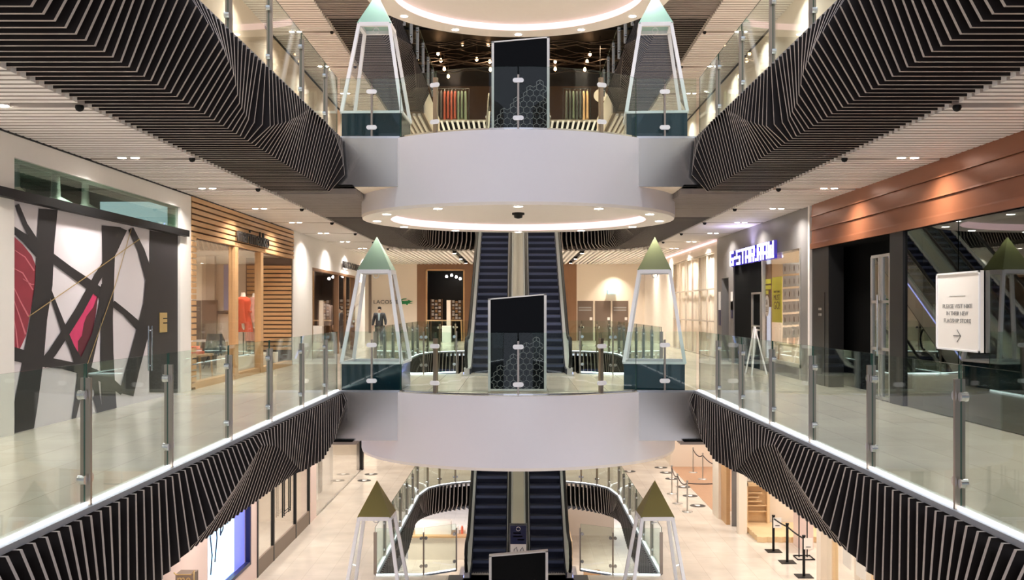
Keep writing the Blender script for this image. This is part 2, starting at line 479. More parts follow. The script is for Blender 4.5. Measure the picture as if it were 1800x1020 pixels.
for side in (-1,1):
    q = MB(); q.box(side*2.65-.13, side*2.65+.13, 40, BACK-.1, L1+CEIL+.08, L1+CEIL+.089); struct(q, 'trim_10', ['black'])
    for i, d in enumerate((41.4, 46.0, 50.4)):
        r = thing('round_downlight', (side*2.65, d, L1+CEIL-.02), f"{ORD[i]} single downlight from the front in the {'left' if side<0 else 'right'} rear ceiling slot", 'downlight', 'single downlights in the rear ceiling slots')
        q = MB(); q.tube([(side*2.65, d, L1+CEIL+.08), (side*2.65, d, L1+CEIL-.03)], .08, 14); q.build('housing', ['black'], r)
        q = MB(); q.disc((side*2.65, d, L1+CEIL-.036), .07, .006, 14); q.build('lens', ['lamp'], r)
# G lights
for side in (-1,1):
    for d in (8, 12, 16, 20, 24, 28, 32, 36, 40, 44):
        lamp((side*5.6, d, L1-1.2), 35, .4, (1,.945,.885))
        lamp((side*9, d+1, L1-1.2), 45, .4, (1,.945,.885))
for d in (42,47): lamp((0,d,L1-1.2), 35, .4, (1,.945,.885))
for d in (30,38,46,54):
    for x in (-5,0,5): lamp((x,d,G-1.3), 60, .5, (1,.94,.86))

# ------------------------------------------------------------------ round platforms
PC, PR = 22.5, 3.5
def ringpts(r, z, n=96, a0=0, a1=2*math.pi):
    return [(r*math.cos(a0+(a1-a0)*i/n), PC+r*math.sin(a0+(a1-a0)*i/n), z) for i in range(n+ (0 if abs(a1-a0-2*math.pi)<1e-6 else 1))]
def drum(z, label):
    root = thing('round_platform', (0, PC, z-1.46), label, 'platform')
    n = 96; mb = MB()
    top, bot = ringpts(PR, z-.02), ringpts(PR, z-1.40)
    b2 = ringpts(PR-.02, z-1.46); in1 = ringpts(2.86, z-1.46); in2 = ringpts(2.86, z-1.30)
    rings = [top, bot, b2, in1]
    vs = sum(rings, []); fs = []
    for k in range(3): fs += [(k*n+i, (k+1)*n+i, (k+1)*n+(i+1)%n, k*n+(i+1)%n) for i in range(n)]
    mb.add(vs, fs[:n], 0, True); mb.add(vs, fs[n:], 1, False)
    mb.build('drum', ['drum','white_paint'], root)
    q = MB(); q.add(in1+in2, [(i, n+i, n+(i+1)%n, (i+1)%n) for i in range(n)], 0, True); q.build('light_ring', ['led_pink'], root)
    q = MB(); q.add(in2, [tuple(range(n))]); q.build('recessed_ceiling', ['white_paint'], root)
    q = MB(); q.add(top, [tuple(range(n))]); q.build('platform_floor', ['tile'], root)
    return root
drum(L1, 'white round platform drum below the middle floor balustrade, its underside hidden')
drum(L2, 'white round platform of the upper floor with downlights in its underside')
drum(L3, 'highest round white platform, cut by the top of the picture')
for z, nm in ((L2,'upper floor platform'),(L3,'highest platform')):
    for i in range(12):
        w = -math.pi/2+i*math.pi/6
        x, y = 3.19*math.cos(w), PC+3.19*math.sin(w)
        q = thing('round_downlight', (x,y,z-1.47), f'{ORD[i]} round downlight anticlockwise from the front under the {nm}', 'downlight', 'round downlights under the platforms')
        a = MB(); a.tube([(x,y,z-1.44),(x,y,z-1.468)], .1, 18); a.build('trim_ring', ['white_paint'], q)
        a = MB(); a.disc((x,y,z-1.474), .085, .006, 18); a.build('lens', ['lamp'], q)
        if i % 2 == 0: lamp((x,y,z-1.49), 24, .2, (1,.95,.92))
q = MB(); q.loft([(0,PC-.2,L2-1.30,.14,.14),(0,PC-.2,L2-1.345,.14,.14),(0,PC-.2,L2-1.355,.1,.1),(0,PC-.2,L2-1.41,.09,.09),(0,PC-.2,L2-1.43,.02,.02)], 18)
q.build('smoke_detector', ['black'], None, 'small dark detector at the centre of the underside of the upper floor platform', 'detector')

# steel clad wings each side of the drums
def wing(z, side):
    nm = 'left' if side<0 else 'right'
    mb = MB(); xi, xo = 2.40, 3.78
    mb.box(side*xi, side*xo, 19.97, 19.995, z-1.0, z-.03)
    o = mb.build('steel_cladding', ['wing_steel'], None, f'brushed steel cladding panel {nm} of the {"white drum at the middle floor" if z==L1 else "upper floor drum"}', 'cladding')
    mb = MB(); mb.box(side*1.9, side*3.62, 20.03, 25.3, z-1.0, z-.97); struct(mb,'ceiling',['cream_wall'])
    mb = MB(); mb.box(side*2.38, side*3.66, 19.965, 20.06, z-.03, z+.015); struct(mb,'trim_2',['steel_bright'])
for z in (L1,L2):
    for side in (-1,1): wing(z, side)

# ------------------------------------------------------------------ glass balustrades
def clamp_pair(pp, t, n, z, k0, r=.04):
    mb = MB()
    for k in (k0,):
        ctr = Vector((pp[0],pp[1],z))+Vector((t[0],t[1],0))*k*.062
        a = ctr+Vector((n[0],n[1],0))*.03; b = ctr-Vector((n[0],n[1],0))*.03
        mb.tube([a,b], r, 14, 0)
    return mb
def balustrade(pts, z, label, post_at=None, closed=False, led=None, h=1.19, n_in=None, gap=.018, clamp_w=None, base=True):
    # pts: plan points; n_in(i): unit vector pointing into the opening at point i
    mid = pts[len(pts)//2]
    root = thing('glass_balustrade', (mid[0], mid[1], z), label, 'balustrade')
    k = len(pts)
    for i in range(k-1):
        a, b = Vector(pts[i]), Vector(pts[i+1]); t = (b-a).normalized()
        mb = MB(); mb.bar(a+t*gap, b-t*gap, .014, (z+.012, z+h), 0, 1); mb.build('glass_panel', ['glass','glass_edge'], root)
    for i in range(k):
        if post_at is not None and i not in post_at: continue
        p = Vector(pts[i])
        a = Vector(pts[max(0,i-1)]); b = Vector(pts[min(k-1,i+1)]); t = (b-a).normalized(); n = Vector(n_in(i))
        mb = MB(); q0 = p-n*.035; q1 = p+n*.05
        mb.bar(q0, q1, .034, (z-.02, z+1.07)); post = mb.build('post', ['bronze_steel'], root)
        for zz in (.22, .93):
            for kk in (-1, 1):
                if (kk < 0 and i == 0) or (kk > 0 and i == k-1): continue
                clamp_pair((p.x,p.y), t, n, z+zz, kk).build('clamp', ['steel_bright'], post)
    if led:
        lm = MB(); tm = MB()
        for i in range(k-1):
            n0, n1 = Vector(n_in(i)), Vector(n_in(i+1)); a, b = Vector(pts[i]), Vector(pts[i+1])
            def strip(mb, o0, o1, z0, z1):
                c4 = [a+n0*o0, b+n1*o0, b+n1*o1, a+n0*o1]
                mb.prism([(w.x,w.y,z0) for w in c4], (0,0,z1-z0))
            strip(lm, .012, .03, z+.002, z+(.03 if led is True else .02))
            strip(tm, .03, .08, z-.05, z+.001)
        lm.build('light_strip', ['led_white'], root); tm.build('edge_trim', ['trim_grey'], root)
    return root
LEFTP = [2.1+2.075*i for i in range(9)]; LEFTP = [2.15,4.22,6.3,8.37,10.35,12.5,14.55,16.7,18.75,20.0]
RIGHTP = [2.1,4.15,6.15,8.2,10.25,12.3,14.25,16.2,18.1,20.0]
for z in (L1, L2):
    for side, ds in ((-1,LEFTP),(1,RIGHTP)):
        dd = [d for d in ds if z == L1 or d > 8]
        nm = 'left' if side<0 else 'right'
        balustrade([(side*EX, d) for d in dd], z, f'glass balustrade with steel posts along the {nm} side of the {FL[z]} atrium edge', led=True, n_in=lambda i, s=side: (-s,0), post_at=list(range(len(dd)-1)))
def platform_bal(z):
    y = 20.06; r = PR-.06
    a_edge = math.asin(2.38/r)
    angs = [-a_edge, -a_edge*.64, 0, a_edge*.64, a_edge]
    full = [-3.6, -2.95, -2.38]
    pts = [(x, y) for x in full]
    sub = 6
    idx = [1]
    for j in range(len(angs)-1):
        for s in range(sub):
            if j == 0 and s == 0: continue
            a = angs[j]+(angs[j+1]-angs[j])*s/sub
            pts.append((r*math.sin(a), PC-r*math.cos(a)))
            if s == 0: idx.append(len(pts)-1)
    pts += [(-x, y) for x in reversed(full)]; idx.append(len(pts)-2)
    root = thing('glass_balustrade', (0, PC-r, z), f'curved glass balustrade with oval clamps on the front of the {FL[z]} platform', 'balustrade')
    # panels: split at posts
    cuts = [0, 1, 2]+[i for i in idx[1:-1]]+[len(pts)-3, len(pts)-2, len(pts)-1]
    cuts = sorted(set(cuts))
    for a, b in zip(cuts, cuts[1:]):
        mb = MB()
        for i in range(a, b):
            p, q = Vector(pts[i]), Vector(pts[i+1]); t = (q-p).normalized()
            p2_ = p+t*(.015 if i == a else -.0005); q2 = q-t*(.015 if i == b-1 else -.0005)
            n = Vector((-t.y,t.x))*.007
            aa, bb, cc, d_ = p2_+n, q2+n, q2-n, p2_-n
            vs = [(w.x,w.y,zz) for zz in (z+.012, z+1.19) for w in (aa,bb,cc,d_)]
            mb.add(vs, [(0,1,5,4),(2,3,7,6)], 0); mb.add(vs, [(4,5,6,7)], 1)
            if i == a: mb.add(vs, [(3,0,4,7)], 1)
            if i == b-1: mb.add(vs, [(1,2,6,5)], 1)
        mb.build('glass_panel', ['glass','glass_edge'], root)
    for i in idx:
        p = Vector(pts[i]); t = (Vector(pts[i+1])-Vector(pts[i-1])).normalized(); n = Vector((t.y,-t.x))
        mb = MB(); big = i in (idx[1], idx[-2]) 
        mb.bar(p-n*.04, p+n*.04, .07 if big else .036, (z, z+1.03 if not big else z+1.07)); post = mb.build('post', ['bronze_steel'], root)
        for zz in (.2, .92):
            q = MB(); m4 = []
            for k in range(20):
                w = 2*math.pi*k/20; ex = .06*(1 if math.cos(w) > 0 else -1)+.045*math.cos(w)
                m4.append(Vector((p.x,p.y,z+zz))+Vector((t.x,t.y,0))*ex+Vector((n.x,n.y,0))*.045+Vector((0,0,.045*math.sin(w))))
            q.prism(m4, Vector((-n.x,-n.y,0))*.022); q.build('clamp', ['acrylic'], post)
    mb = MB()
    for i in range(2, len(pts)-3):
        p, q = Vector(pts[i]), Vector(pts[i+1]); mb.bar(p, q, .03, (z-.01, z+.02))
    mb.build('base_channel', ['steel_bright'], root)
platform_bal(L1); platform_bal(L2)
def rear_bal(z):
    pts = [(-EX, y) for y in (25.3,27.1,28.9,30.7,32.5,34.3,36.0)]+[arc(24)[i] for i in (3,5,7,9,12,15,17,19,21)]+[(EX, y) for y in (36.0,34.3,32.5,30.7,28.9,27.1,25.3)]
    pts = [p for i, p in enumerate(pts)]
    def n_in(i):
        a = Vector(pts[max(0,i-1)]); b = Vector(pts[min(len(pts)-1,i+1)]); t = (b-a).normalized(); return (t.y,-t.x)
    balustrade(pts, z, f'glass balustrade round the rear escalator opening on the {FL[z]}', led=2, n_in=n_in)
    for side in (-1,1):
        nm = 'left' if side<0 else 'right'
        pp = [(side*1.6,25.75),(side*2.4,25.25),(side*3.6,25.2)]
        balustrade(pp, z, f'glass panels across the front of the rear opening, {nm} of the {FL[z]} escalators', led=True, n_in=lambda i: (0,1), post_at=[0,1])
rear_bal(G); rear_bal(L1)
for side in (-1,1):
    balustrade([(side*(EX-.2), y) for y in (28,30,32,34,36,38,40,42)], L3, f"glass balustrade with bright posts high on the {'left' if side<0 else 'right'} edge of the top floor opening", n_in=lambda i, s=side: (-s,0))

# ------------------------------------------------------------------ escalators
def escalator(xc, d0, z0, label, top_ext=.45, slope=30):
    root = thing('escalator', (xc, d0, z0), label, 'escalator')
    rise = 5.10; ang = math.radians(slope); run = rise/math.tan(ang)
    fl = 1.3 if slope == 30 else .9
    def zat(d):                                    # step band height along depth
        return z0+max(0, min(rise, (d-d0)*math.tan(ang)))
    d_a, d_b = d0-fl, d0+run+top_ext
    hw = .43
    mb = MB(); n = int(round(rise/.2125)); st = run/n; rz = rise/n
    mb.box(xc-hw, xc+hw, d0-.55, d0, z0-.05, z0+.002)
    for i in range(n):
        y = d0+i*st; z = z0+i*rz
        # curved riser then tread
        prof = [(y,z-.12),(y-.004,z+.02),(y-.012,z+rz*.5),(y-.02,z+rz*.86),(y-.012,z+rz),(y+st+.01,z+rz),(y+st+.01,z-.12)]
        vs = [(xc-hw,a,b) for a,b in prof]; mb.prism(vs, (2*hw,0,0), 0)
        for k in range(5):                         # lighter band near tread nose
            pass
        mb.box(xc-hw, xc+hw, y-.022, y+.02, z+rz-.085, z+rz-.012, 1)
    mb.box(xc-hw, xc+hw, d0+run, d_b, z0+rise-.1, z0+rise)
    mb.build('steps', ['step_dark','step_tread'], root)
    q = MB(); q.box(xc-.62, xc+.62, d_a-.1, d0-.55, z0+.001, z0+.012)
    for k in range(14): q.box(xc-hw+.03+k*.06, xc-hw+.055+k*.06, d0-.56, d0-.50, z0+.004, z0+.018)
    q.build('comb_plate', ['steel'], root)
    path = [(d_a+.35, zat(d_a+.35)), (d0-.25, z0), (d0+.25, z0+.06)]
    path = [(d_a+.3,z0),(d0-.5,z0),(d0-.1,z0+.03),(d0+.4,z0+.4*math.tan(ang)),(d0+run-.4, z0+rise-.4*math.tan(ang)),(d0+run+.1,z0+rise-.03),(d0+run+.5,z0+rise),(max(d_b-.3,d0+run+.55),z0+rise)]
    for side in (-1,1):
        def ribbon(x0, x1, lo, hi, name, m, parent=root):
            mb = MB(); vs = []
            for (d, z) in path:
                vs += [(x0,d,z+lo),(x1,d,z+lo),(x1,d,z+hi),(x0,d,z+hi)]
            kk = len(path)
            mb.add(vs, [(i*4+j, i*4+(j+1)%4, (i+1)*4+(j+1)%4, (i+1)*4+j) for i in range(kk-1) for j in range(4)])
            mb.add(vs, [(3,2,1,0), tuple((kk-1)*4+j for j in range(4))])
            return mb.build(name, [m], parent)
        x = lambda a: xc+side*a
        ribbon(x(hw), x(hw+.03), -.1, .14, 'skirt', 'step_dark')
        ribbon(x(hw+.03), x(.60), -.55, .16, 'deck', 'deck_steel')
        ribbon(x(.52), x(.535), .16, .90, 'side_panel', 'glass')
        # handrail with rounded newel
        hp = []
        dn = path[0][0]
        for k in range(9):
            w = -math.pi/2+math.pi*k/8*1.0
            hp.append((x(.528), dn-.06-.34*math.cos(w), z0+.56+.36*math.sin(w)))
        hp += [(x(.528), d, z+.92) for d, z in path[1:-1]]
        de = path[-1][0]
        for k in range(9):
            w = math.pi/2-math.pi*k/8
            hp.append((x(.528), de+.34*math.cos(w), z0+rise+.56+.36*math.sin(w)))
        h = MB(); h.tube(hp, .042, 8); h.build('handrail', ['black'], root)
        q = MB(); q.tube([(p[0], p[1], p[2]-.06) for p in hp[9:-9]], .03, 6); q.build('handrail_track', ['steel_bright'], root)
        outer = (xc < 0) == (side < 0)
        if outer:
            ribbon(x(.60), x(.612), .02, .055, 'light_strip', 'led_blue')
            ribbon(x(.60), x(.608), -.60, .0, 'side_cladding', 'steel')
    # truss underside
    t = MB(); pr = [(d0-.3,z0-.15),(d0+run+.3,z0+rise-.12),(d0+run+.6,z0+rise-.12),(d0+run+.6,z0+rise-.7),(d0+run-.2,z0+rise-.75),(d0+.9,z0-.15)]
    t.prism([(xc-.59,a,b) for a,b in pr], (1.18,0,0)); t.build('truss', ['black_metal'], root)
    return root
EXC = .76
for z, d0, fl_ in ((G,25.9,'lower'),(L1,25.9,'middle'),(L2,36.3,'upper')):
    sl = 30 if z < L2 else 35
    for s in (-1,1):
        escalator(s*EXC, d0, z, f"{'left' if s<0 else 'right'} dark escalator rising from the {fl_} floor behind the platform", slope=sl)
    mb = MB(); run = 5.1/math.tan(math.radians(sl))
    vs = [(d0-.6,z+0),(d0-.6,z+.16),(d0,z+.16),(d0+run,z+5.26),(d0+run+1,z+5.26),(d0+run+1,z+5.0),(d0,z-.2)]
    mb.prism([(-.155,a,b) for a,b in vs], (.31,0,0)); mb.build('median_panel', ['beige_panel'], None, f'beige median panel between the two escalators rising from the {fl_} floor', 'panel')
mb = MB(); mb.box(-1.75,1.75,20.5,25.2,G+.001,G+.012); struct(mb,'floor',['grey_floor'])
mb = MB()
for z in (L1,L2):
    mb.box(-1.45,1.45,25.9+5.1/math.tan(math.radians(30))+.45, V2E+.1, z-.1, z)
mb.box(-1.45,1.45,36.3+5.1/math.tan(math.radians(35))+.45, 45.1, L3-.1, L3)
for z in (G,L1): mb.box(-1.5,1.5,24.9,26.1,z-.1,z-.002)
struct(mb,'floor',['tile'])

# poster stand between the lower escalators
r = thing('poster_stand', (-.02,24.05,G), 'tall narrow navy and white poster stand between the lower floor escalators', 'poster stand')
zb = G
mb = MB(); mb.box(-.22,.22,24.1,24.13,zb+.02,zb+1.55); mb.box(-.24,.24,24,24.25,zb+.012,zb+.03); mb.build('frame',['steel_bright'],r)
def fpanel(x0,x1,z0,z1,m,name,y=24.09,par=None):
    mb=MB(); mb.box(x0,x1,y,y+.006,z0,z1); return mb.build(name,[m],par)
fpanel(-.19,.19,zb+1.05,zb+1.5,'poster_navy','poster',par=r); fpanel(-.19,.19,zb+.68,zb+1.05,'paper','poster_sheet',par=r); fpanel(-.19,.19,zb+.1,zb+.68,'poster_navy','poster',par=r)
mb=MB()
for k,(x0,x1,zz) in enumerate([(-.12,.06,1.30),(-.12,.1,1.22),(-.02,.14,1.14),(-.14,.14,.58),(-.14,.1,.5),(-.14,.14,.42)]): mb.box(x0,x1,24.09,24.09,zb+zz,zb+zz+.035)
mb.tube([( .0+.05*math.cos(a/8*6.28),24.09,zb+1.42+.05*math.sin(a/8*6.28)) for a in range(8)],.008,6,0,True)
mb.build('lettering',['paper'],r)
mb=MB()
for pts in ([(-.12,.78),(-.1,.92),(-.04,.98),(-.02,.85),(-.08,.76)],[(.02,.75),(.05,.9),(.1,.98),(.14,.86),(.08,.76)],[(-.1,.8),(.0,.78),(.1,.82)]):
    mb.tube([(x,24.09,zb+z_) for x,z_ in pts],.009,6)
mb.build('hand_drawing',['ink'],r)

# ------------------------------------------------------------------ obelisks
def obelisk(xc, yc, z, cap, label, rz=0):
    root = thing('obelisk_display', (xc,yc,z), label, 'obelisk'); 
    hb = .615; zb = .53; ht = .315; zt = 2.42; zp = 3.14
    o = Vector((xc,yc,z))
    mb = MB(); mb.box(xc-hb,xc+hb,yc-hb,yc+hb,z+.002,z+zb); mb.build('plinth',['teal_gloss'],root)
    b = [(-hb,-hb),(hb,-hb),(hb,hb),(-hb,hb)]; cb = [Vector((xc+x,yc+y,z+zb+.02)) for x,y in b]; ct = [Vector((xc+x*ht/hb,yc+y*ht/hb,z+zt)) for x,y in b]
    fr = MB()
    def edge(p, q, w=.034):
        t = (q-p).normalized(); e1 = t.cross(Vector((0,0,1)));
        if e1.length < .1: e1 = Vector((1,0,0))
        e1 = Vector((1,0,0)) if abs(t.x) < .5 else Vector((0,1,0))
        e2 = t.cross(e1).normalized(); e1 = e2.cross(t).normalized()
        cs = [p+e1*a*w+e2*b_*w for a,b_ in ((-1,-1),(1,-1),(1,1),(-1,1))]
        fr.prism(cs, q-p)
    for i in range(4):
        edge(cb[i], ct[i]); edge(cb[i], cb[(i+1)%4], .025); edge(ct[i], ct[(i+1)%4], .04)
    fr.build('frame',['acrylic'],root)
    for i in range(4):
        g = MB(); a,b_,c_,d_ = cb[i],cb[(i+1)%4],ct[(i+1)%4],ct[i]
        g.add([a,b_,c_,d_],[(0,1,2,3)]); g.build('glass_side',['clear'],root)
    cp = MB(); hc = ht+.035; base = [(xc-hc,yc-hc,z+zt+.03),(xc+hc,yc-hc,z+zt+.03),(xc+hc,yc+hc,z+zt+.03),(xc-hc,yc+hc,z+zt+.03)]
    cp.add(base+[(xc,yc,z+zp+.02)], [(3,2,1,0),(0,1,4),(1,2,4),(2,3,4),(3,0,4)]); cp.build('cap',[cap],root)
    hk = MB(); hk.tube([(xc+.06*math.cos(k/10*6.283),yc-.1,z+zt-.07+.06*math.sin(k/10*6.283)) for k in range(10)],.012,6,0,True); hk.build('hook_ring',['acrylic'],root)
    root.rotation_euler = (0,0,rz)
    return root
for z, nm, cl, cr in ((L1,'middle floor','cap_lit_sage','cap_lit_olive'),(L2,'upper floor','cap_lit_mint','cap_lit_mint'),(G,'lower floor','cap_lit_gold','cap_lit_gold')):
    yo = 20.85
    obelisk(-2.96, yo, z, cl, f"clear obelisk display with {'sage' if z==L1 else 'mint' if z==L2 else 'olive gold'} lighting-toned pyramid cap on the left of the {nm}", math.radians(-2))
    obelisk(2.86, yo, z, cr, f"clear obelisk display with {'olive' if z==L1 else 'mint' if z==L2 else 'olive gold'} lighting-toned pyramid cap on the right of the {nm}", math.radians(-9 if z==L1 else -4 if z==L2 else 2))

# ------------------------------------------------------------------ black totems
def totem(z, x0, x1, label):
    y = 19.75; root = thing('black_totem', ((x0+x1)/2,y,z), label, 'screen totem')
    hl, hr = 1.83, 1.93
    def quad(x0,x1,za,zb0,zb1,y0,dy,m,name):
        mb=MB(); mb.prism([(x0,y0,za),(x1,y0,za),(x1,y0,zb1),(x0,y0,zb0)],(0,dy,0)); return mb.build(name,[m],root)
    quad(x0+.045,x1-.045,z+.05,z+hl,z+hr,y,.12,'black_gloss','screen_panel')
    fr=MB()
    for a,b,hz in ((x0,x0+.05,hl),(x1-.05,x1,hr)): fr.prism([(a,y-.02,z+.01),(b,y-.02,z+.01),(b,y-.02,z+hz+.02),(a,y-.02,z+hz+.01)],(0,.16,0))
    fr.prism([(x0,y-.02,z+hl-.005),(x1,y-.02,z+hr-.005),(x1,y-.02,z+hr+.02),(x0,y-.02,z+hl+.02)],(0,.16,0))
    fr.box(x0,x1,y-.01,y+.13,z+.02,z+.06)
    fr.build('frame',['deck_steel'],root)
    hx=MB(); a=.075; w=x1-x0-.1
    def line(p,q):
        p=Vector(p);q=Vector(q)
        t=(q-p).normalized(); n=Vector((-t.y,t.x))*.0028
        c4=[p+n,q+n,q-n,p-n]; hx.prism([(x0+.05+v.x,y-.003,z+.12+v.y) for v in c4],(0,.002,0))
    dx=a*math.sqrt(3)
    for r_ in range(16):
        for k in range(10):
            cx=k*dx+(dx/2 if r_%2 else 0); cy=r_*1.5*a
            if cx<dx*.4 or cx>w-dx*.4: continue
            lim=.25+.75*(cx/w)+(.06 if k%2 else -.05)
            if cy>lim: continue
            v6=[(cx+a*math.sin(math.pi/3*j),cy+a*math.cos(math.pi/3*j)) for j in range(6)]
            for j in range(6): line(v6[j],v6[(j+1)%6])
            for j in (0,2,4): line((cx,cy),v6[j])
    hx.build('hexagon_pattern',['ink_light'],root)
    return root
totem(L1,-.60,.56,'black glossy screen totem with a hexagon line pattern on the middle floor platform')
totem(L2,-.53,.62,'black glossy screen totem with a hexagon line pattern on the upper floor platform')
totem(G,-.58,.59,'black glossy screen totem on the lower floor, only its slanted top edge in view')

# ------------------------------------------------------------------ left facade (middle floor)
XL = -WX
mb = MB()
mb.box(XL-.25,XL,-3,13.08,0,CEIL+.1); mb.box(XL-.25,XL,13.08,19.5,3.64,CEIL+.1); mb.box(XL-.25,XL,19.5,20.15,0,CEIL+.1)
mb.box(XL-.25,XL,29.3,32.0,0,CEIL+.1); mb.box(XL-.25,XL,32.0,40.4,2.98,CEIL+.1); mb.box(XL-.25,XL,40.4,43,0,CEIL+.1)
mb.box(-8.6,XL-.25,42.9,43.1,0,CEIL+.1); mb.box(-8.7,-8.5,43,BACK,0,CEIL+.1)
struct(mb,'wall_left',['white_paint'])
mb = MB(); mb.box(XL-.02,XL+.02,-3,29,CEIL-.05,CEIL-.02); struct(mb,'trim_3',['black'])
# mural shop front
def PL(u,v,x=XL-.02):
    d=x*F/(u-U0); return Vector((x,d,EYE+(V0-v)*d/F))
mural = thing('mural_shopfront',(XL-.06,16.3,0),'black branch mural with crimson leaf and pink flower across the white framed shopfront','mural')
mb=MB(); mb.box(XL-.10,XL-.05,13.08,19.5,.0,3.1); mb.build('mural_panel',['mural_white'],mural)
def stroke(mb,pts,x,m=0):
    L=[];R=[]
    for i,(u,v,w) in enumerate(pts):
        a=pts[max(0,i-1)]; b=pts[min(len(pts)-1,i+1)]; t=Vector((b[0]-a[0],b[1]-a[1])).normalized(); n=Vector((-t.y,t.x))*w/2
        L.append((u+n.x,v+n.y)); R.append((u-n.x,v-n.y))
    def cl(q):
        p=PL(q[0],q[1],x); p.y=min(19.48,max(13.1,p.y)); p.z=min(3.09,max(.005,p.z)); return p
    vs=[cl(q) for q in L]+[cl(q) for q in R]; n=len(pts)
    mb.add(vs,[(i,i+1,n+i+1,n+i) for i in range(n-1)],m)
def poly(mb,pts,x,m=0):
    vs=[]
    for u,v in pts:
        p=PL(u,v,x); p.y=min(19.48,max(13.1,p.y)); p.z=min(3.09,max(.005,p.z)); vs.append(p)
    mb.add(vs,[tuple(range(len(vs)))],m)
lf=MB(); poly(lf,[(20,412),(40,430),(56,450),(64,470),(62,500),(54,545),(46,590),(33,618),(20,616)],XL-.046); lf.build('leaf',['leaf_red'],mural)
vn=MB()
for pts in ([(20,470,1),(40,480,2),(58,510,2.5)],[(22,500,1),(36,530,2),(50,556,3)],[(22,520,1),(34,555,2),(45,588,3)],[(20,540,1),(28,580,2),(32,616,2.5)],[(26,440,1),(44,452,2),(60,476,2.5)],[(40,490,1),(55,500,2),(60,500,2)]): stroke(vn,pts,XL-.044)
vn.build('leaf_vein',['leaf_vein'],mural)
fw=MB(); poly(fw,[(160,512),(173,518),(168,555),(160,600),(150,645),(138,640),(128,610),(121,578),(128,566),(140,545),(148,525)],XL-.046); fw.build('flower',['leaf_dark'],mural)
fw=MB(); poly(fw,[(158,514),(171,520),(164,540),(152,556),(147,570),(144,590),(137,600),(137,622),(131,624),(128,606),(122,590),(124,576),(133,566),(137,556),(143,540),(149,528)],XL-.045); fw.build('petal',['flower_pink'],mural)
br=MB(); LAY=0
for pts in ([(85,368,33),(80,430,31),(77,500,31),(68,560,30),(60,620,36),(54,660,38),(44,720,42),(38,770,44)],
  [(30,360,8),(44,395,9),(66,432,13)],[(18,402,14),(45,420,15),(72,445,22)],[(90,452,15),(122,476,15),(152,497,17),(186,522,18)],
  [(196,398,34),(191,450,22),(190,500,21),(188,560,21),(188,620,23),(190,680,25),(192,735,26)],
  [(216,402,16),(200,440,13),(190,458,13),(170,490,14),(140,545,15),(115,585,15),(92,620,15),(74,642,16)],
  [(86,506,6),(100,545,8),(112,578,11),(126,610,10),(142,645,18)],[(20,622,26),(76,636,19),(110,641,15),(150,651,18),(190,668,16),(216,690,12)],
  [(230,402,10),(248,440,12),(264,492,16)],[(268,470,20),(263,535,22),(247,598,23),(233,650,24),(222,694,26)],
  [(183,500,10),(177,540,9),(167,590,12),(150,640,24),(137,700,10),(130,740,8)],[(198,533,11),(220,550,10),(248,577,15)],
  [(165,650,12),(170,700,12),(176,730,10)]): LAY+=.0006; stroke(br,pts,XL-.042+LAY)
poly(br,[(263,405),(313,412),(313,692),(263,690)],XL-.0425)
br.build('branch_pattern',['mural_dark'],mural)
gd=MB(); stroke(gd,[(50,557,1.6),(150,488,1.6),(246,420,1.6)],XL-.03); stroke(gd,[(154,640,1.2),(200,510,1.2),(231,402,1.2)],XL-.028); gd.build('gold_line',['gold'],mural)
ph=MB()
for u in (261,267): 
    a=PL(u,573,XL+.05); b=PL(u,652,XL+.05); ph.tube([a,b],.016,8)
for v in (581,643): ph.tube([PL(264,v,XL-.04),PL(264,v,XL+.05)],.012,6)
ph.build('pull_handle',['steel_bright'],mural)
pt=MB(); a=PL(281,550,XL-.03); b=PL(294,584,XL-.03); pt.box(XL-.04,XL-.03,a.y,b.y,b.z,a.z); pt.build('lock_plate',['gold'],mural)
pt=MB()
for v in (560,568): 
    a=PL(287,v-.8,XL-.028); b=PL(294,v+.8,XL-.028); pt.box(XL-.03,XL-.027,a.y,b.y,b.z,a.z)
pt.build('lock_slot',['black'],mural)
mb=MB(); mb.box(XL-.1,XL-.06,19.05,19.07,0,3.1); mb.build('door_gap',['black'],mural)
mb=MB(); mb.box(XL-.22,XL+.10,12.5,19.75,3.08,3.2); mb.build('header_beam',['black'],None,'black header beam running above the branch mural shopfront','beam')
mb=MB(); mb.box(XL-.06,XL-.045,13.08,19.5,3.2,3.64); mb.build('window_1',['greenglass'],None,kind='structure')
mb=MB(); mb.box(-8.5,-8.4,12.8,20,2.9,3.9); mb.box(-8.5,XL-.25,12.8,20,3.8,3.9); mb.box(-8.4,XL-.25,12.8,20,2.9,2.95); struct(mb,'wall_left',['green_interior'])
for i,(u,v,w) in enumerate(((30,316,.3),(98,330,.5),(150,342,.45))):
    d=-7.3*F/(u-U0); p=Vector((-7.3,d,3.42))
    q=MB(); q.loft([(p.x,p.y,p.z-.12,w*.62,w*.62),(p.x,p.y,p.z,w*.16,w*.16),(p.x,p.y,3.8,w*.13,w*.13)],6); q.build('pendant_lamp',['paper'],None,f'{ORD[i]} white folded pendant lamp from the front behind the green glass over the mural','lamp','pendant lamps behind the green glass')
lamp((-7.3,16,3.75),14,.5)

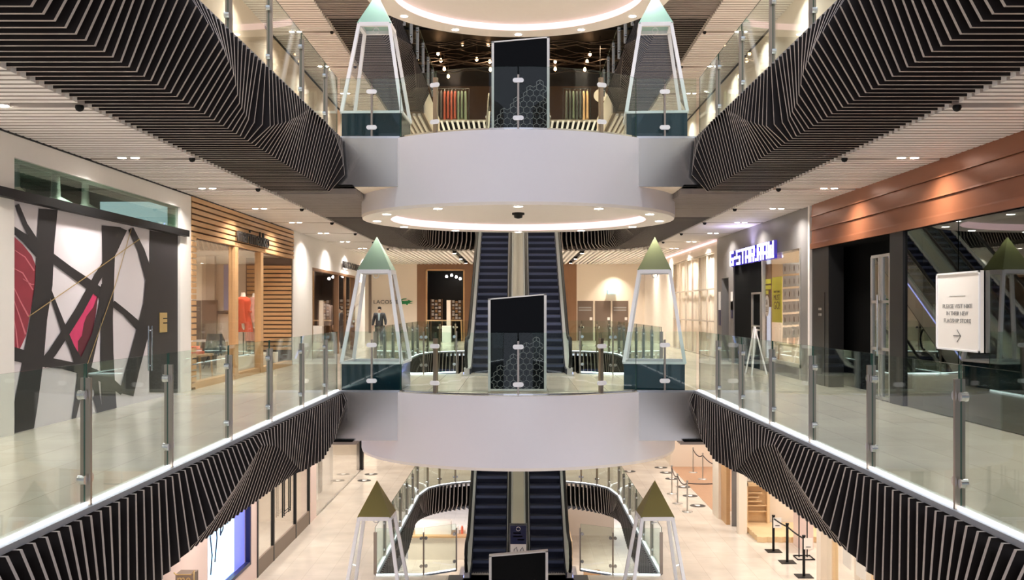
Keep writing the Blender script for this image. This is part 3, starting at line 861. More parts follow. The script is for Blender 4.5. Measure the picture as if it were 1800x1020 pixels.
# timber shop
ts = thing('timber_shopfront',(XL,24.7,0),'pale timber slat shopfront with wide glass windows between the mural and the white wall','shopfront')
mb=MB(); z=3.12
while z<CEIL: mb.box(XL-.1,XL+.02,20.15,29.3,z,z+.085); z+=.12
z=.05
while z<3.1:
    mb.box(XL-.1,XL+.02,20.15,20.42,z,z+.085); z+=.12
mb.build('slat_cladding',['wood_light'],ts)
mb=MB(); mb.box(XL-.14,XL-.08,20.15,29.3,3.1,CEIL); mb.box(XL-.14,XL-.08,20.15,20.4,0,3.1); mb.build('backing_board',['brown_panel'],ts)
for d in (23.35,25.65): 
    q=MB(); q.box(XL-.14,XL+.02,d-.13,d+.13,0,3.1); q.build('mullion',['wood_light'],ts)
q=MB(); q.box(XL-.2,XL,20.42,29.15,0,.14); q.build('sill',['wood_light'],ts)
for a,b in ((20.42,23.22),(23.48,25.52)):
    q=MB(); q.box(XL-.06,XL-.05,a,b,.14,3.1); q.build('window_pane',['shopglass'],ts)
q=MB(); z=.45
while z<2.95: q.box(-7.95,XL-.04,29.16,29.24,z,z+.09); z+=.125
q.build('inner_slat_wall',['wood_light'],ts)
q=MB(); q.box(-8.0,XL-.03,29.24,29.3,0,3.15); q.build('inner_backing',['brown_panel'],ts)
mb=MB(); mb.box(-12,-11.9,20.2,29.4,0,3.3); mb.box(-12,XL-.25,20.1,20.18,0,3.3); mb.box(-12,XL-.25,29.31,29.4,0,3.3); mb.box(-12,XL-.14,20.1,29.4,3.2,3.3); struct(mb,'wall_left',['cream_wall'])
mb=MB(); mb.box(-7.8,-6.85,25.75,28.4,0,.42); mb.build('display_plinth',['cream_wall'],None,'low cream display plinth under the two mannequins in the timber shop window','plinth')
for i in range(3):
    lamp((-7.3,21.3+i*2.4,3.15),13,.25,(1,.945,.885)); lamp((-10,21.5+i*3,3.15),16,.4,(1,.95,.95))
text('marimekko','shop_sign','ink',(XL+.06,24.65,3.41),2.9,.36,(0,1,0),depth=.04,bold=.008,label='dark lower case shop name letters on the pale timber slats',cat='shop sign')
# mannequins
def mannequin(x,y,z0,coat,label,long=False,pale='cream_wall'):
    r=thing('mannequin',(x,y,z0),label,'mannequin')
    q=MB(); q.disc((x,y,z0),.16,.02,20); q.tube([(x,y,z0+.01),(x,y,z0+.8)],.015,8); q.build('stand',['black_metal'],r)
    q=MB(); q.loft([(x,y,z0+.75,.12,.1),(x,y,z0+.95,.17,.12),(x,y,z0+1.15,.13,.1),(x,y,z0+1.4,.18,.12),(x,y,z0+1.52,.15,.09),(x,y,z0+1.56,.06,.06),(x,y,z0+1.66,.05,.05)],14); q.build('torso',[pale],r)
    zb=z0+(.35 if long else .62)
    q=MB(); q.loft([(x,y,zb,.26,.2),(x,y,z0+.95,.21,.16),(x,y,z0+1.15,.17,.14),(x,y,z0+1.4,.21,.15),(x,y,z0+1.5,.18,.12),(x,y,z0+1.55,.09,.08)],16,cap=False)
    for s in (-1,1): q.tube([(x,y+s*.2,z0+1.46),(x+.03,y+s*.27,z0+1.2),(x+.06,y+s*.27,z0+.85)],[.075,.07,.085],10)
    q.build('coat',[coat],r)
    q=MB(); q.tube([(x+.17,y-.12,z0+1.15),(x+.18,y,z0+1.14),(x+.17,y+.12,z0+1.15)],.03,6); q.build('belt',[coat],r)
    for s in (-1,1):
        q=MB(); q.tube([(x+.06,y+s*.27,z0+.86),(x+.08,y+s*.27,z0+.74),(x+.09,y+s*.26,z0+.68)],[.035,.04,.015],8); q.build('hand',[pale],r)
mannequin(-7.25,26.25,.42,'orange_cloth','mannequin in a bright orange belted coat in the timber shop window')
mannequin(-7.25,27.35,.42,'pattern_cloth','mannequin in a coral and grey patterned outfit beside the orange coat',True)
# table, bench, dark chair in the timber shop
def table(x,y,z,w,d,h,m,label,cat='table',leg='wood_light'):
    r=thing('display_table',(x,y,z),label,cat)
    q=MB(); q.box(x-w/2,x+w/2,y-d/2,y+d/2,z+h-.05,z+h); q.build('tabletop',[m],r)
    for a in (-1,1):
        for b in (-1,1):
            q=MB(); q.tube([(x+a*(w/2-.05),y+b*(d/2-.05),z+h-.05),(x+a*(w/2-.02),y+b*(d/2-.02),z)],[.025,.018],8); q.build('leg',[leg],r)
    return r
table(-7.4,22.6,0,.7,.9,.62,'wood_light','small timber table with folded peach cloths in the left timber shop window')
for i in range(3):
    q=MB(); q.box(-7.65+.05*i,-7.2-.05*i,22.3+.05*i,22.85,.62+i*.06,.68+i*.06); q.build('folded_cloth',['coral_cloth'],None,f'{["bottom","middle","top"][i]} folded peach cloth of the stack on the small shop table','cloth','folded cloths on the shop table')
table(-8.9,28.75,0,.9,.7,.75,'paper','white table with dark goods deep inside the timber shop')
q=MB(); q.loft([(-8.4,27.6,.42,.28,.28),(-8.4,27.6,.5,.3,.3),(-8.45,27.8,.72,.28,.12),(-8.5,27.85,.95,.22,.08)],12); rr=thing('lounge_chair',(-8.4,27.6,0),'dark teal chair seen through the timber shop window','chair'); q.build('seat_shell',['teal_gloss'],rr)
for a in (-1,1):
    for b in (-1,1):
        q=MB(); q.tube([(-8.4+a*.12,27.6+b*.12,.42),(-8.4+a*.26,27.6+b*.26,0)],.015,6); q.build('leg',['black_metal'],rr)
q=MB(); q.box(-8.85,-8.2,29.2,29.31,1.5,1.58); q.build('wall_rail',['ink'],None,'dark display rail across the back wall of the timber shop','rail')
q=MB(); q.box(-8.66,-8.3,29.27,29.31,1.6,2.95); q.build('wall_panel',['lilac'],None,'lilac blue panel on the back wall of the timber shop','panel')
q=MB(); q.box(-9.6,-8.85,29.2,29.31,0,1.9); q.build('low_screen',['taupe_panel'],None,'taupe half height screen at the back of the timber shop','screen')
q=MB(); q.box(-9.12,-8.86,29.05,29.2,1.9,3.2); q.build('boxed_pillar',['beige_panel'],None,'beige boxed pillar above the taupe screen in the timber shop','pillar')

# cosmetics shop
q=MB(); q.box(XL-.2,XL,32.0,32.08,0,2.98); q.box(XL-.2,XL,36.6,36.75,0,2.98); q.box(XL-.2,XL,40.3,40.4,0,2.98); q.box(XL-.2,XL,32,40.4,2.9,2.98); q.box(XL-.12,XL-.04,38.4,38.5,0,2.9)
cs=thing('cosmetics_shopfront',(XL,36.2,0),'brown framed glass shopfront in the white wall beyond the timber shop','shopfront')
q.build('frame',['wood_mid'],cs)
for a,b in ((32.08,36.6),(36.75,38.4),(38.5,40.3)):
    g=MB(); g.box(XL-.09,XL-.08,a,b,.02,2.9); g.build('glass_pane',['shopglass'],cs)
mb=MB(); mb.box(-10.5,-10.4,31.9,40.5,0,3.1); mb.box(-10.5,XL-.25,31.85,31.95,0,3.1); mb.box(-10.5,XL-.25,40.42,40.5,0,3.1); mb.box(-10.5,XL-.25,31.9,40.5,3.0,3.1); struct(mb,'wall_left',['brown_panel'])
lamp((-8.2,34,2.95),16,.3,(1,.8,.65)); lamp((-8.2,38.5,2.95),24,.3,(1,.82,.68))
text('MECCA COSMETICA','shop_sign','ink',(XL+.05,39.7,3.32),4.9,.26,(0,1,0),depth=.03,bold=.01,label='dark capital letters above the brown framed cosmetics shopfront',cat='shop sign')
for i,(d,hh) in enumerate(((36.9,1.6),(38.0,1.5),(38.9,1.45))):
    q=MB(); q.loft([(-7.3,d,1.0,.12,.12),(-7.3,d,1.05,.16,.16),(-7.3,d,hh+.3,.12,.12),(-7.3,d,hh+.34,.03,.03)],10); r=thing('display_column',(-7.3,d,0),f'{ORD[i]} pink display column from the front inside the cosmetics shop','display','pink display columns in the cosmetics shop'); q.build('column',['pink_tile'],r)
    q=MB(); q.box(-7.45,-7.15,d-.15,d+.15,0,1.0); q.build('base',['wood_mid'],r)
q=MB(); q.box(-7.0,-6.95,32.3,33.1,.0,1.9); r=q.build('mirror_panel',['clear'],None,'tall pale panel standing behind the first cosmetics window','panel')

# ------------------------------------------------------------------ rear wall, middle floor
mb=MB(); mb.box(-8.7,-5.24,BACK,BACK+.2,0,CEIL+.15); mb.box(3.02,8.7,BACK,BACK+.2,0,CEIL+.15); struct(mb,'wall_back',['cream_wall'])
mb=MB(); mb.box(-5.24,-4.70,BACK,BACK+.2,0,CEIL+.15); mb.box(-2.85,3.02,BACK,BACK+.2,0,CEIL+.15); mb.box(-4.7,-2.85,BACK,BACK+.2,3.62,CEIL+.15); struct(mb,'wall_back',['wood_mid'])
mb=MB()
for x0,x1 in ((-4.78,-4.70),(-2.85,-2.77)): mb.box(x0,x1,BACK-.05,BACK+.05,0,3.7)
mb.box(-4.78,-2.77,BACK-.05,BACK+.05,3.62,3.7); struct(mb,'trim_4',['wood_light'])
mb=MB(); mb.box(-5.2,-5.1,BACK+.2,56,0,3.8); mb.box(-2.4,-2.3,BACK+.2,56,0,3.8); mb.box(-5.2,-2.3,56,56.1,0,3.8); mb.box(-5.2,-2.3,BACK+.2,56,3.7,3.8); mb.box(-5.2,-2.3,BACK+.2,56,-.1,0); struct(mb,'wall_back',['slat_face_shade'])
lamp((-4.2,54,3.6),7,.2,(1,.75,.55))
for i,(u,v) in enumerate(((785,486),(794,484),(802,487),(809,490))):
    p=P(u,v,54); q=MB(); q.loft([(p.x,p.y,p.z-.06,.05,.05),(p.x,p.y,p.z,.07,.07),(p.x,p.y,p.z+.07,.03,.03)],10); q.build('spotlight',['lamp'],None,f'{ORD[i]} small bright spotlight from the left inside the dark timber doorway','spotlight','spotlights inside the timber doorway')
for nm,(u0,u1,v0,v1) in {'left':(757,778,526,562),'right':(793,813,528,562)}.items():
    a=P(u0,v1,52.3); b=P(u1,v0,52.3); r=thing('shelf_rack',((a.x+b.x)/2,52.3,0),f'{nm} timber rack of small goods in the dark timber doorway','shelf')
    q=MB(); q.box(a.x,a.x+.04,52.15,52.5,0,b.z); q.box(b.x-.04,b.x,52.15,52.5,0,b.z)
    nsh=6
    for k in range(nsh): q.box(a.x,b.x,52.15,52.5,a.z+(b.z-a.z)*k/nsh,a.z+(b.z-a.z)*k/nsh+.03)
    q.build('rack_frame',['wood_mid'],r)
    kk=0
    for k in range(nsh):
        for j in range(3):
            x=a.x+.12+j*(b.x-a.x-.2)/2.4; z=a.z+(b.z-a.z)*k/nsh+.03
            q=MB(); q.box(x-.06,x+.06,52.2,52.35,z,z+.1+.03*((k+j)%2)); kk+=1
            q.build('small_box',['paper' if (k+j)%3 else 'wood_light'],None,f'small box, {ORD[j]} from left, {ORD[k]} shelf up, {nm} timber rack','box',f'boxes on the {nm} timber rack')
a=P(785,577,50); q=MB(); q.box(a.x,a.x+.2,50,50.2,0,P(785,528,50).z); q.build('white_post',['cream_wall'],None,'slim white square post in front of the timber doorway','post')
table(-3.75,50.7,0,1.8,.7,1.08,'wood_pale','long timber counter table across the dark timber doorway')
a=P(777,602,49); q=MB(); q.box(a.x,a.x+.44,49,49.4,0,P(777,573,49).z); q.build('bin',['paper'],None,'pale square bin standing in front of the timber counter table','bin')
text('LACOSTE','shop_sign','ink',(P(679,531,BACK).x,BACK-.02,P(679,531,BACK).z),1.29,.19,(1,0,0),depth=.02,label='grey capital letters on the cream hoarding behind the left obelisk',cat='shop sign')
# green reptile emblem on the hoarding
pc=P(713,531,BACK); q=MB(); s=.052
out=[(1.5,3.6),(-3,3.3),(-6,2.0),(-7.6,.2),(-7.4,-1.5),(-6,-2.3),(-5.6,-3),(-4.2,-3),(-3.8,-2.2),(.5,-2.1),(1,-3),(2.4,-3),(2.5,-1.9),(4,-1.7),(8,-1.6),(4.4,-.6),(8.4,1.0),(5.4,1.2),(3.6,2.0),(2.4,1.2),(-1.6,1.0),(-4.0,1.3),(-3.2,2.1),(.5,2.8)]
q.prism([(pc.x+x*s*.9,BACK-.025,pc.z+y*s) for x,y in out],(0,.025,0)); q.build('emblem',['green_logo'],None,'green reptile emblem beside the grey letters on the cream hoarding','emblem')
q=MB(); q.box(P(648,0,BACK).x,P(653,0,BACK).x,BACK-.03,BACK,.4,3.6); q.build('dark_strip',['taupe_panel'],None,'narrow dark vertical panel on the cream hoarding behind the walking man','panel')
for i,(u0,u1) in enumerate(((1015,1042.5),(1046,1073.5),(1076.5,1104))):
    r=thing('hoarding_panel',(P((u0+u1)/2,0,BACK).x,BACK-.03,0),f"{['brown panel with two text lines, nearest the escalators','plain brown panel in the middle of three','brown panel with two text lines, furthest from the escalators'][i]} on the rear wall",'panel')
    q=MB(); q.box(P(u0,0,BACK).x,P(u1,0,BACK).x,BACK-.04,BACK-.005,.0,P(0,529,BACK).z); q.build('board',['brown_panel'],r)
    q=MB(); q.box(P(u1-6,0,BACK).x,P(u1-1.5,0,BACK).x,BACK-.05,BACK-.035,P(0,563,BACK).z,P(0,558,BACK).z); q.build('notice',['paper'],r)
    if i!=1:
        q=MB()
        for v in (541,545.5): q.box(P(u0+2,0,BACK).x,P(u1-3,0,BACK).x,BACK-.05,BACK-.035,P(0,v+1.2,BACK).z,P(0,v-1.2,BACK).z)
        q.build('lettering',['ink_light'],r)
a=P(1068,517,BACK-.3); b=P(1083,510.5,BACK-.3); q=MB(); q.box(a.x,b.x,BACK-.3,BACK,a.z,b.z); r=q.build('exit_light',['exit_sign'],None,'small pale lit exit box on the cream wall over the brown panels','exit sign')
lamp((P(1078,0,BACK).x,BACK-.7,CEIL-.1),26,.15,(1,.9,.76),100)

# ------------------------------------------------------------------ right facade (middle floor)
XR=6.55
def PRt(u,v,x=XR): d=x*F/(u-U0); return Vector((x,d,EYE+(V0-v)*d/F))
# dark sports shop
q=MB(); cf=thing('copper_fascia',(XR,10,3.0),'copper coloured board fascia over the dark glass shopfront','fascia')
for k in range(3):
    z0=3.08+.3*k; q.prism([(XR-.045,-3,z0),(XR+.2,-3,z0),(XR+.2,-3,z0+.3),(XR-.03,-3,z0+.3)],(0,25.1,0))
    q.prism([(XR-.062,-3,z0),(XR-.03,-3,z0),(XR-.03,-3,z0+.03),(XR-.058,-3,z0+.028)],(0,25.1,0))
q.box(XR-.075,XR+.2,-3,22.1,2.97,3.08); q.build('board',['copper'],cf)
q=MB(); q.box(XR-.02,XR+.3,20.95,22.1,0,2.97); q.box(XR-.04,XR+.3,16.85,17.45,0,2.97); struct(q,'wall_right',['black_metal'])
q=MB(); q.box(XR+.5,XR+.6,-3,22.2,0,3.2); q.box(XR,XR+6,22.1,22.2,0,4); struct(q,'wall_right',['black_void'])
q=MB(); q.box(XR-.02,XR+.6,-3,22.1,2.96,2.99); struct(q,'ceiling',['black_void'])
sg=thing('glass_shopfront',(XR,9,0),'tall dark glass wall of the closed shop under the copper fascia','shopfront')
for a,b in ((-3,4.5),(4.51,9.8),(9.81,14.8),(14.83,16.85)):
    q=MB(); q.box(XR,XR+.012,a,b,.01,2.97); q.build('glass_pane',['darkglass'],sg)
dr=thing('glass_door',(XR,18,0),'steel framed glass double door beside the black doorway of the dark shop','door')
q=MB()
for d in (17.5,17.9,18.0,18.4): q.box(XR-.03,XR+.03,d-.03,d+.03,0,2.6)
for z in (.02,.9,1.75,2.58): q.box(XR-.03,XR+.03,17.5,18.4,z,z+.05)
q.build('door_frame',['steel'],dr)
q=MB(); q.box(XR,XR+.01,17.5,18.4,.05,2.6); q.build('glass_pane',['darkglass'],dr)
q=MB(); q.tube([(XR-.07,17.97,.8),(XR-.07,17.97,1.9)],.018,8); q.build('pull_handle',['steel_bright'],dr)
bs=thing('notice_board',(XR-.05,14.7,1.03),'white framed moving notice hung on the dark glass wall','sign')
q=MB(); q.box(XR-.06,XR-.012,13.98,15.44,1.03,2.19); q.build('board',['paper'],bs)
q=MB(); 
for a,b,z0,z1 in ((13.98,15.44,1.03,1.055),(13.98,15.44,2.165,2.19),(13.98,14.02,1.03,2.19),(15.4,15.44,1.03,2.19)): q.box(XR-.075,XR-.06,a,b,z0,z1)
q.build('board_frame',['acrylic'],bs)
for k,(t,w) in enumerate((('PLEASE VISIT NIKE',.98),('IN THEIR NEW',.72),('FLAGSHIP STORE',.9))):
    text(t,'lettering','ink_light',(XR-.061,14.72,1.69-.108*k),w,.06,(0,-1,0),depth=.004,parent=bs)
q=MB(); q.box(XR-.064,XR-.06,14.45,14.98,1.835,1.842); q.build('rule_line',['ink_light'],bs)
q=MB(); q.tube([(XR-.062,14.84,1.25),(XR-.062,14.6,1.25)],.006,6); q.tube([(XR-.062,14.72,1.34),(XR-.062,14.6,1.25),(XR-.062,14.72,1.16)],.006,6); q.build('arrow',['ink'],bs)
a=PRt(1586,536,XR+.2); b=PRt(1599,520,XR+.2); q=MB(); q.box(XR+.03,XR+.04,16.2,16.5,1.66,1.9); q.build('red_reflection',['red_sign'],None,'small red panel for a reflected sign behind the dark glass next to the dark pillar','notice')  # red panel stands in for a sign reflected in the glass
q=MB(); q.box(XR+.03,XR+.04,15.55,15.8,1.45,1.72); q.build('paper_notice',['paper'],None,'small white paper notice behind the dark glass between pillar and sign','notice')
a=MB(); a.box(XR-.03,XR-.02,21.2,21.7,0,2.0); a.build('service_hatch',['black_metal'],None,'flat service hatch in the dark pillar left of the black doorway','hatch')
q=MB()
for z_ in (1.5,1.62): 
    for d in (21.4,21.52): q.box(XR-.045,XR-.03,d,d+.06,z_,z_+.05)
q.build('switch_panel',['steel'],None,'cluster of small steel switches on the dark pillar','switches')
# grey stone denim shop
q=MB(); q.box(XR-.02,XR+.25,22.3,23.0,0,CEIL+.1); q.box(XR-.02,XR+.25,23.0,30.2,3.06,CEIL+.1); q.box(XR-.02,XR+.25,30.2,32.7,2.62,CEIL+.1); q.box(XR-.02,XR+.25,30.2,30.9,0,2.62); q.box(XR-.02,XR+.25,31.95,32.7,0,2.62); struct(q,'wall_right',['grey_stone'])
q=MB(); q.box(XR-.06,XR+.2,22.18,22.32,0,CEIL+.1); struct(q,'trim_5',['white_paint'])
q=MB(); q.box(XR+.3,XR+.35,30.3,32.6,0,2.7); struct(q,'wall_right',['black_void'])
gs=thing('lit_shop_sign',(XR-.15,27.7,3.16),'white lit block letters with violet glow on the grey stone shopfront','shop sign')
GLY={'G':(5,[(0,0,1.1,7),(0,5.9,5,7),(0,0,5,1.1),(3.9,0,5,3.8),(2.4,2.6,5,3.8)]),'-':(1.8,[(.1,2.8,1.7,4.2)]),'S':(5,[(0,5.9,5,7),(0,2.95,5,4.05),(0,0,5,1.1),(0,2.8,1.1,7),(3.9,0,5,4.2)]),
 'T':(5,[(0,5.9,5,7),(1.95,0,3.05,7)]),'A':(5,[(0,0,1.1,7),(3.9,0,5,7),(0,5.9,5,7),(0,2,5,3.3)]),'R':(5,[(0,0,1.1,7),(0,5.9,5,7),(3.9,3,5,7),(0,2.4,5,3.7),(3.2,0,4.6,3)]),
 'W':(5.6,[(0,0,1.1,7),(4.5,0,5.6,7),(0,0,5.6,1.1),(2.25,0,3.35,5.5)]),'.':(1.2,[(0,0,1.2,1.2)])}
wt_=sum(GLY[k][0]+1.2 for k in 'G-STAR.RAW')-1.2; sc_y=5.15/wt_; sc_z=.43/7; cy_=30.28
for k in 'G-STAR.RAW':
    w_,rs_=GLY[k]; q=MB(); b_=MB()
    for x0,z0,x1,z1 in rs_:
        q.box(XR-.115,XR-.1,cy_-x0*sc_y,cy_-x1*sc_y,2.945+z0*sc_z,2.945+z1*sc_z); e=.012
        b_.box(XR-.099,XR-.02,cy_-x0*sc_y+e,cy_-x1*sc_y-e,2.945+z0*sc_z-e,2.945+z1*sc_z+e)
    l_=q.build('letter',['sign_letter'],gs); b_.build('letter_side',['sign_side'],l_); cy_-=(w_+1.2)*sc_y
lamp((XR-.35,27.7,3.35),8,.4,(.6,.55,1),160,(math.pi,0,0))
dw=thing('shop_window',(XR,24.8,0),'denim shop window with sale posters under the lit white letters','shop window')
q=MB(); q.box(XR-.04,XR+.04,26.55,26.65,0,3.06); q.box(XR-.04,XR+.04,23.0,23.06,0,3.06); q.box(XR-.04,XR+.04,23.0,26.65,.28,.36); q.build('frame',['steel'],dw)
q=MB(); q.box(XR,XR+.01,23.06,26.55,.36,3.06); q.build('glass_pane',['shopglass'],dw)
q=MB(); q.box(XR-.02,XR+.2,23.0,26.65,0,.28); q.build('kick_panel',['grey_stone'],dw)
q=MB(); q.box(XR+.02,XR+.1,26.65,30.2,0,3.06); q.build('dark_doorway',['black_void'],None,'flat black panel in place of the dark doorway under the lit white letters','doorway')  # flat black panel stands in for the dark door opening
q=MB()
for d in (26.75,27.75): q.box(XR-.05,XR+.0,d-.03,d+.03,0,2.1)
for z_ in (1.05,1.15,2.05): q.box(XR-.05,XR,26.75,27.75,z_,z_+.05)
q.build('gate_frame',['steel'],None,'slim steel door frame standing in the black doorway','door frame')
mb=MB(); mb.box(11,11.1,22.3,31.2,0,3.3); mb.box(XR+.25,11,26.7,26.8,0,3.3); mb.box(XR+.25,11,22.3,22.4,0,3.3); mb.box(XR+.25,11,22.3,31.2,3.2,3.3); struct(mb,'wall_right',['cream_wall'])
lamp((7.2,24.8,3.1),30,.3,(1,.92,.86))
lamp((8.4,24.5,3.1),40,.4,(1,.85,.75))
def rp(name,u0,u1,v0,v1,m,label=None,cat=None,x=XR+.05,parent=None,t=.012,group=None):
    a=PRt(u1,v1,x); b=PRt(u0,v0,x); um=PRt((u0+u1)/2,v0,x); lm=PRt((u0+u1)/2,v1,x)
    q=MB(); q.box(x,x+t,a.y,b.y,lm.z,um.z); return q.build(name,[m],parent,label,cat,group)
py=thing('sale_poster',PRt(1366,567,XR+.05),'tall yellow closing sale poster in the denim shop window','poster')
rp('poster_sheet',1357,1374,487,567,'yellow',parent=py)
ctr=PRt(1365.5,522,XR+.045)
text('EVERYTHING','lettering','ink',PRt(1365.5,513,XR+.049),.62,.05,(0,-1,0),depth=.004,parent=py)
text('MUST','lettering','ink',PRt(1365.5,523,XR+.049),.62,.14,(0,-1,0),depth=.004,parent=py)
text('GO!','lettering','ink',PRt(1365.5,537,XR+.049),.62,.2,(0,-1,0),depth=.004,parent=py)
bp=thing('sale_banner',PRt(1348,540,XR+.05),'dark narrow banner with yellow blocks and a white SALE oval in the denim shop window','banner')
rp('banner_cloth',1341,1356,465,540,'brown_panel',parent=bp,x=XR+.07)
for v0,v1,u0,u1 in ((491,499,1342,1354.5),(502,509,1342,1354.5),(511,517.5,1346,1350)): rp('yellow_block',u0,u1,v0,v1,'yellow',parent=bp)
p=PRt(1348.3,538,XR+.045); q=MB(); q.prism([(XR+.04,p.y+.22*math.cos(k/24*6.283),p.z+.28*math.sin(k/24*6.283)) for k in range(24)],(.008,0,0)); q.build('oval',['paper'],bp)
text('SA','lettering','ink',(XR+.038,p.y,p.z+.1),.2,.13,(0,-1,0),depth=.004,parent=bp); text('LE','lettering','ink',(XR+.038,p.y,p.z-.09),.2,.13,(0,-1,0),depth=.004,parent=bp)
for r_ in range(6):
    for k in range(4):
        u0=1376+k*8; v0=462+r_*22.5+ (k-2)*-.6
        s=thing('product_poster',PRt(u0+4,v0+20,XR+.05),f'grey printed sheet {ORD[k]} from left, {ORD[r_]} row down, window poster wall','poster','printed sheets in the denim shop window')
        rp('sheet',u0,u0+7.6,v0,v0+19,'grey_sheet',parent=s)
        q=MB(); p=PRt(u0+3.7,v0+9.5,XR+.045); dk=(r_*3+k*2)%4
        q.prism([(XR+.044,p.y+(.035+.02*(dk%2))*math.cos(j/12*6.283),p.z+.07*math.sin(j/12*6.283)) for j in range(12)],(.004,0,0)); q.build('print',['ink' if dk==0 else 'ink_light'],s)
for i in range(5):
    d=23.4+i*.6; q=MB(); q.box(6.9,7.4,d-.22,d+.22,.75,.95+.05*(i%2)); q.build('folded_jeans',['pink_tile' if i%2 else 'cream_wall'],None,f'{ORD[i]} pale folded pile from the front on the denim window counter','clothes pile','piles on the denim window counter')
table(7.2,24.6,0,.8,3.2,.75,'wood_pale','long pale display counter inside the denim shop window')
for u,v0,v1,m,n in ((1264.5,513,545,'paper','white poster strip on the grey wall left of the narrow black recess'),(1286,513,545,'paper','white poster strip on the grey wall right of the narrow black recess'),(1286,530,560,'poster_navy','navy poster strip right of the narrow black recess'),(1264.5,545,572,'poster_navy','navy poster strip left of the narrow black recess')):
    rp('wall_strip',u-1.6,u+1.6,v0,v1,m,n,'poster strip',x=XR-.035)
# white curtain wall
q=MB(); q.box(XR-.02,XR+.25,32.7,33.2,0,CEIL+.1); q.box(XR-.02,XR+.25,33.2,42,3.55,CEIL+.1); q.box(XR-.02,XR+.25,42,BACK,0,CEIL+.1); q.box(XR,8.7,BACK-.1,BACK,0,CEIL+.1); struct(q,'wall_right',['cream_wall'])
q=MB(); q.box(XR-.10,XR-.03,32.7,BACK-.5,CEIL-.12,CEIL-.06); q.build('cove_light',['led_pink'],None,'warm line of cove light along the top of the right cream wall','light strip')
cw=thing('curtained_doors',(XR+.1,37.6,0),'row of cream curtained doors in the right cream wall','doors')
q=MB(); n=200; vs=[]
for i in range(n+1):
    d=33.2+8.8*i/n; x=XR+.16+.04*math.sin(i*.95)+.02*math.sin(i*.37); vs+=[(x,d,.02),(x,d,3.55)]
q.add(vs,[(2*i,2*i+2,2*i+3,2*i+1) for i in range(n)],0,True); q.build('curtain',['curtain'],cw)
q=MB()
for k in range(7): d=33.2+k*8.8/6; q.box(XR,XR+.06,d-.03,d+.03,0,3.55)
for z_ in (0,1.2,2.3,3.5): q.box(XR+.0,XR+.05,33.2,42,z_,z_+.045)
q.build('door_frame',['beige_panel'],cw)
q=MB(); q.box(XR+.3,XR+.35,33,42.2,0,3.7); struct(q,'wall_right',['cream_wall'])
for k,d in enumerate((34.2,37.2,40.2)): lamp((XR-.45,d,CEIL-.12),10,.15,(1,.85,.74),110)
# white trolley near the denim shop
wt=thing('display_easel',(5.9,24.9,0),'white folding easel stand in front of the denim shop','easel')
q=MB()
for a,b in (((5.8,24.7,0),(5.95,25.0,1.2)),((5.8,25.4,0),(5.95,25.1,1.2)),((6.25,25.05,0),(5.95,25.05,1.2))): q.tube([a,b],.02,8)
q.build('leg',['acrylic'],wt); q=MB(); q.prism([(5.86,24.72,.45),(5.86,25.38,.45),(5.96,25.3,1.15),(5.96,24.8,1.15)],(.015,0,0)); q.build('panel',['clear'],wt)

# ------------------------------------------------------------------ upper floor walls + ground outside
for side in (-1,1):
    q=MB(); q.box(side*WX,side*(WX+.2),-3,BACK,L2,L2+CEIL+.1); struct(q,'wall_left' if side<0 else 'wall_right',['peach_wall' if side<0 else 'cream_wall'])
    q=MB(); q.box(side*(WX-.02),side*WX,26,48,L2+CEIL-.1,L2+CEIL-.04); struct(q,'trim_6',['black'])
q=MB(); q.box(-8.7,8.7,BACK,BACK+.2,L2,L2+CEIL+.2); struct(q,'wall_back',['cream_wall'])
# top floor shop
for side in (-1,1):
    q=MB(); q.box(side*3.55,side*3.6,37.9,45.0,L3-1.1,L3+.02); struct(q,'trim_11',['cream_wall'])
q=MB(); q.box(-8,8,57,57.2,L3,L3+4.4); struct(q,'wall_back',['wood_mid'])
q=MB(); q.box(-8,8,45.5,57,L3+4.2,L3+4.3); q.box(-8,8,26,45.5,L3+4.3,L3+4.4); struct(q,'ceiling',['black'])
for side in (-1,1):
    q=MB(); q.box(side*6.6,side*6.8,26,57,L3,L3+4.4); struct(q,'wall_left' if side<0 else 'wall_right',['brown_panel'])
q=MB()
x=-6.6
while x<6.6:                       # pale slats under the top floor lip
    sk=(-x)*.10
    q.prism([(x-.05,45.0,L3-.05),(x+.05,45.0,L3-.05),(x+.05+sk,44.6,L3-1.1),(x-.05+sk,44.6,L3-1.1)],(0,.08,0)); x+=.24
q.build('slatted_fascia',['white_slat'],None,'pale diagonal slats under the lip of the top floor shop behind the upper platform','slatted fascia')
q=MB(); q.box(-6.6,6.6,45.12,45.2,L3-1.12,L3-.02); struct(q,'trim_7',['black_void'])
q=MB(); q.box(-6,6,44.5,44.7,L3-1.1,L3-1.12); struct(q,'trim_7',['black_void'])
def garment(x,y,m,label,w=.24,h=1.25,top=1.72):
    r=thing('hanging_garment',(x,y,L3+top-h),label,'garment','garments hanging in the top floor shop'); z=L3+top
    q=MB(); q.loft([(x,y,z-h,w*.5,.26),(x,y,z-h*.5,w*.42,.24),(x,y,z-.16,w*.4,.24),(x,y,z-.05,w*.3,.17),(x,y,z,.05,.05)],10); q.build('cloth',[m],r)
    q=MB(); q.tube([(x,y,z),(x,y,z+.07),(x+.03,y,z+.1),(x+.05,y,z+.07)],.01,6); q.build('hanger',['steel_bright'],r)
gi=0
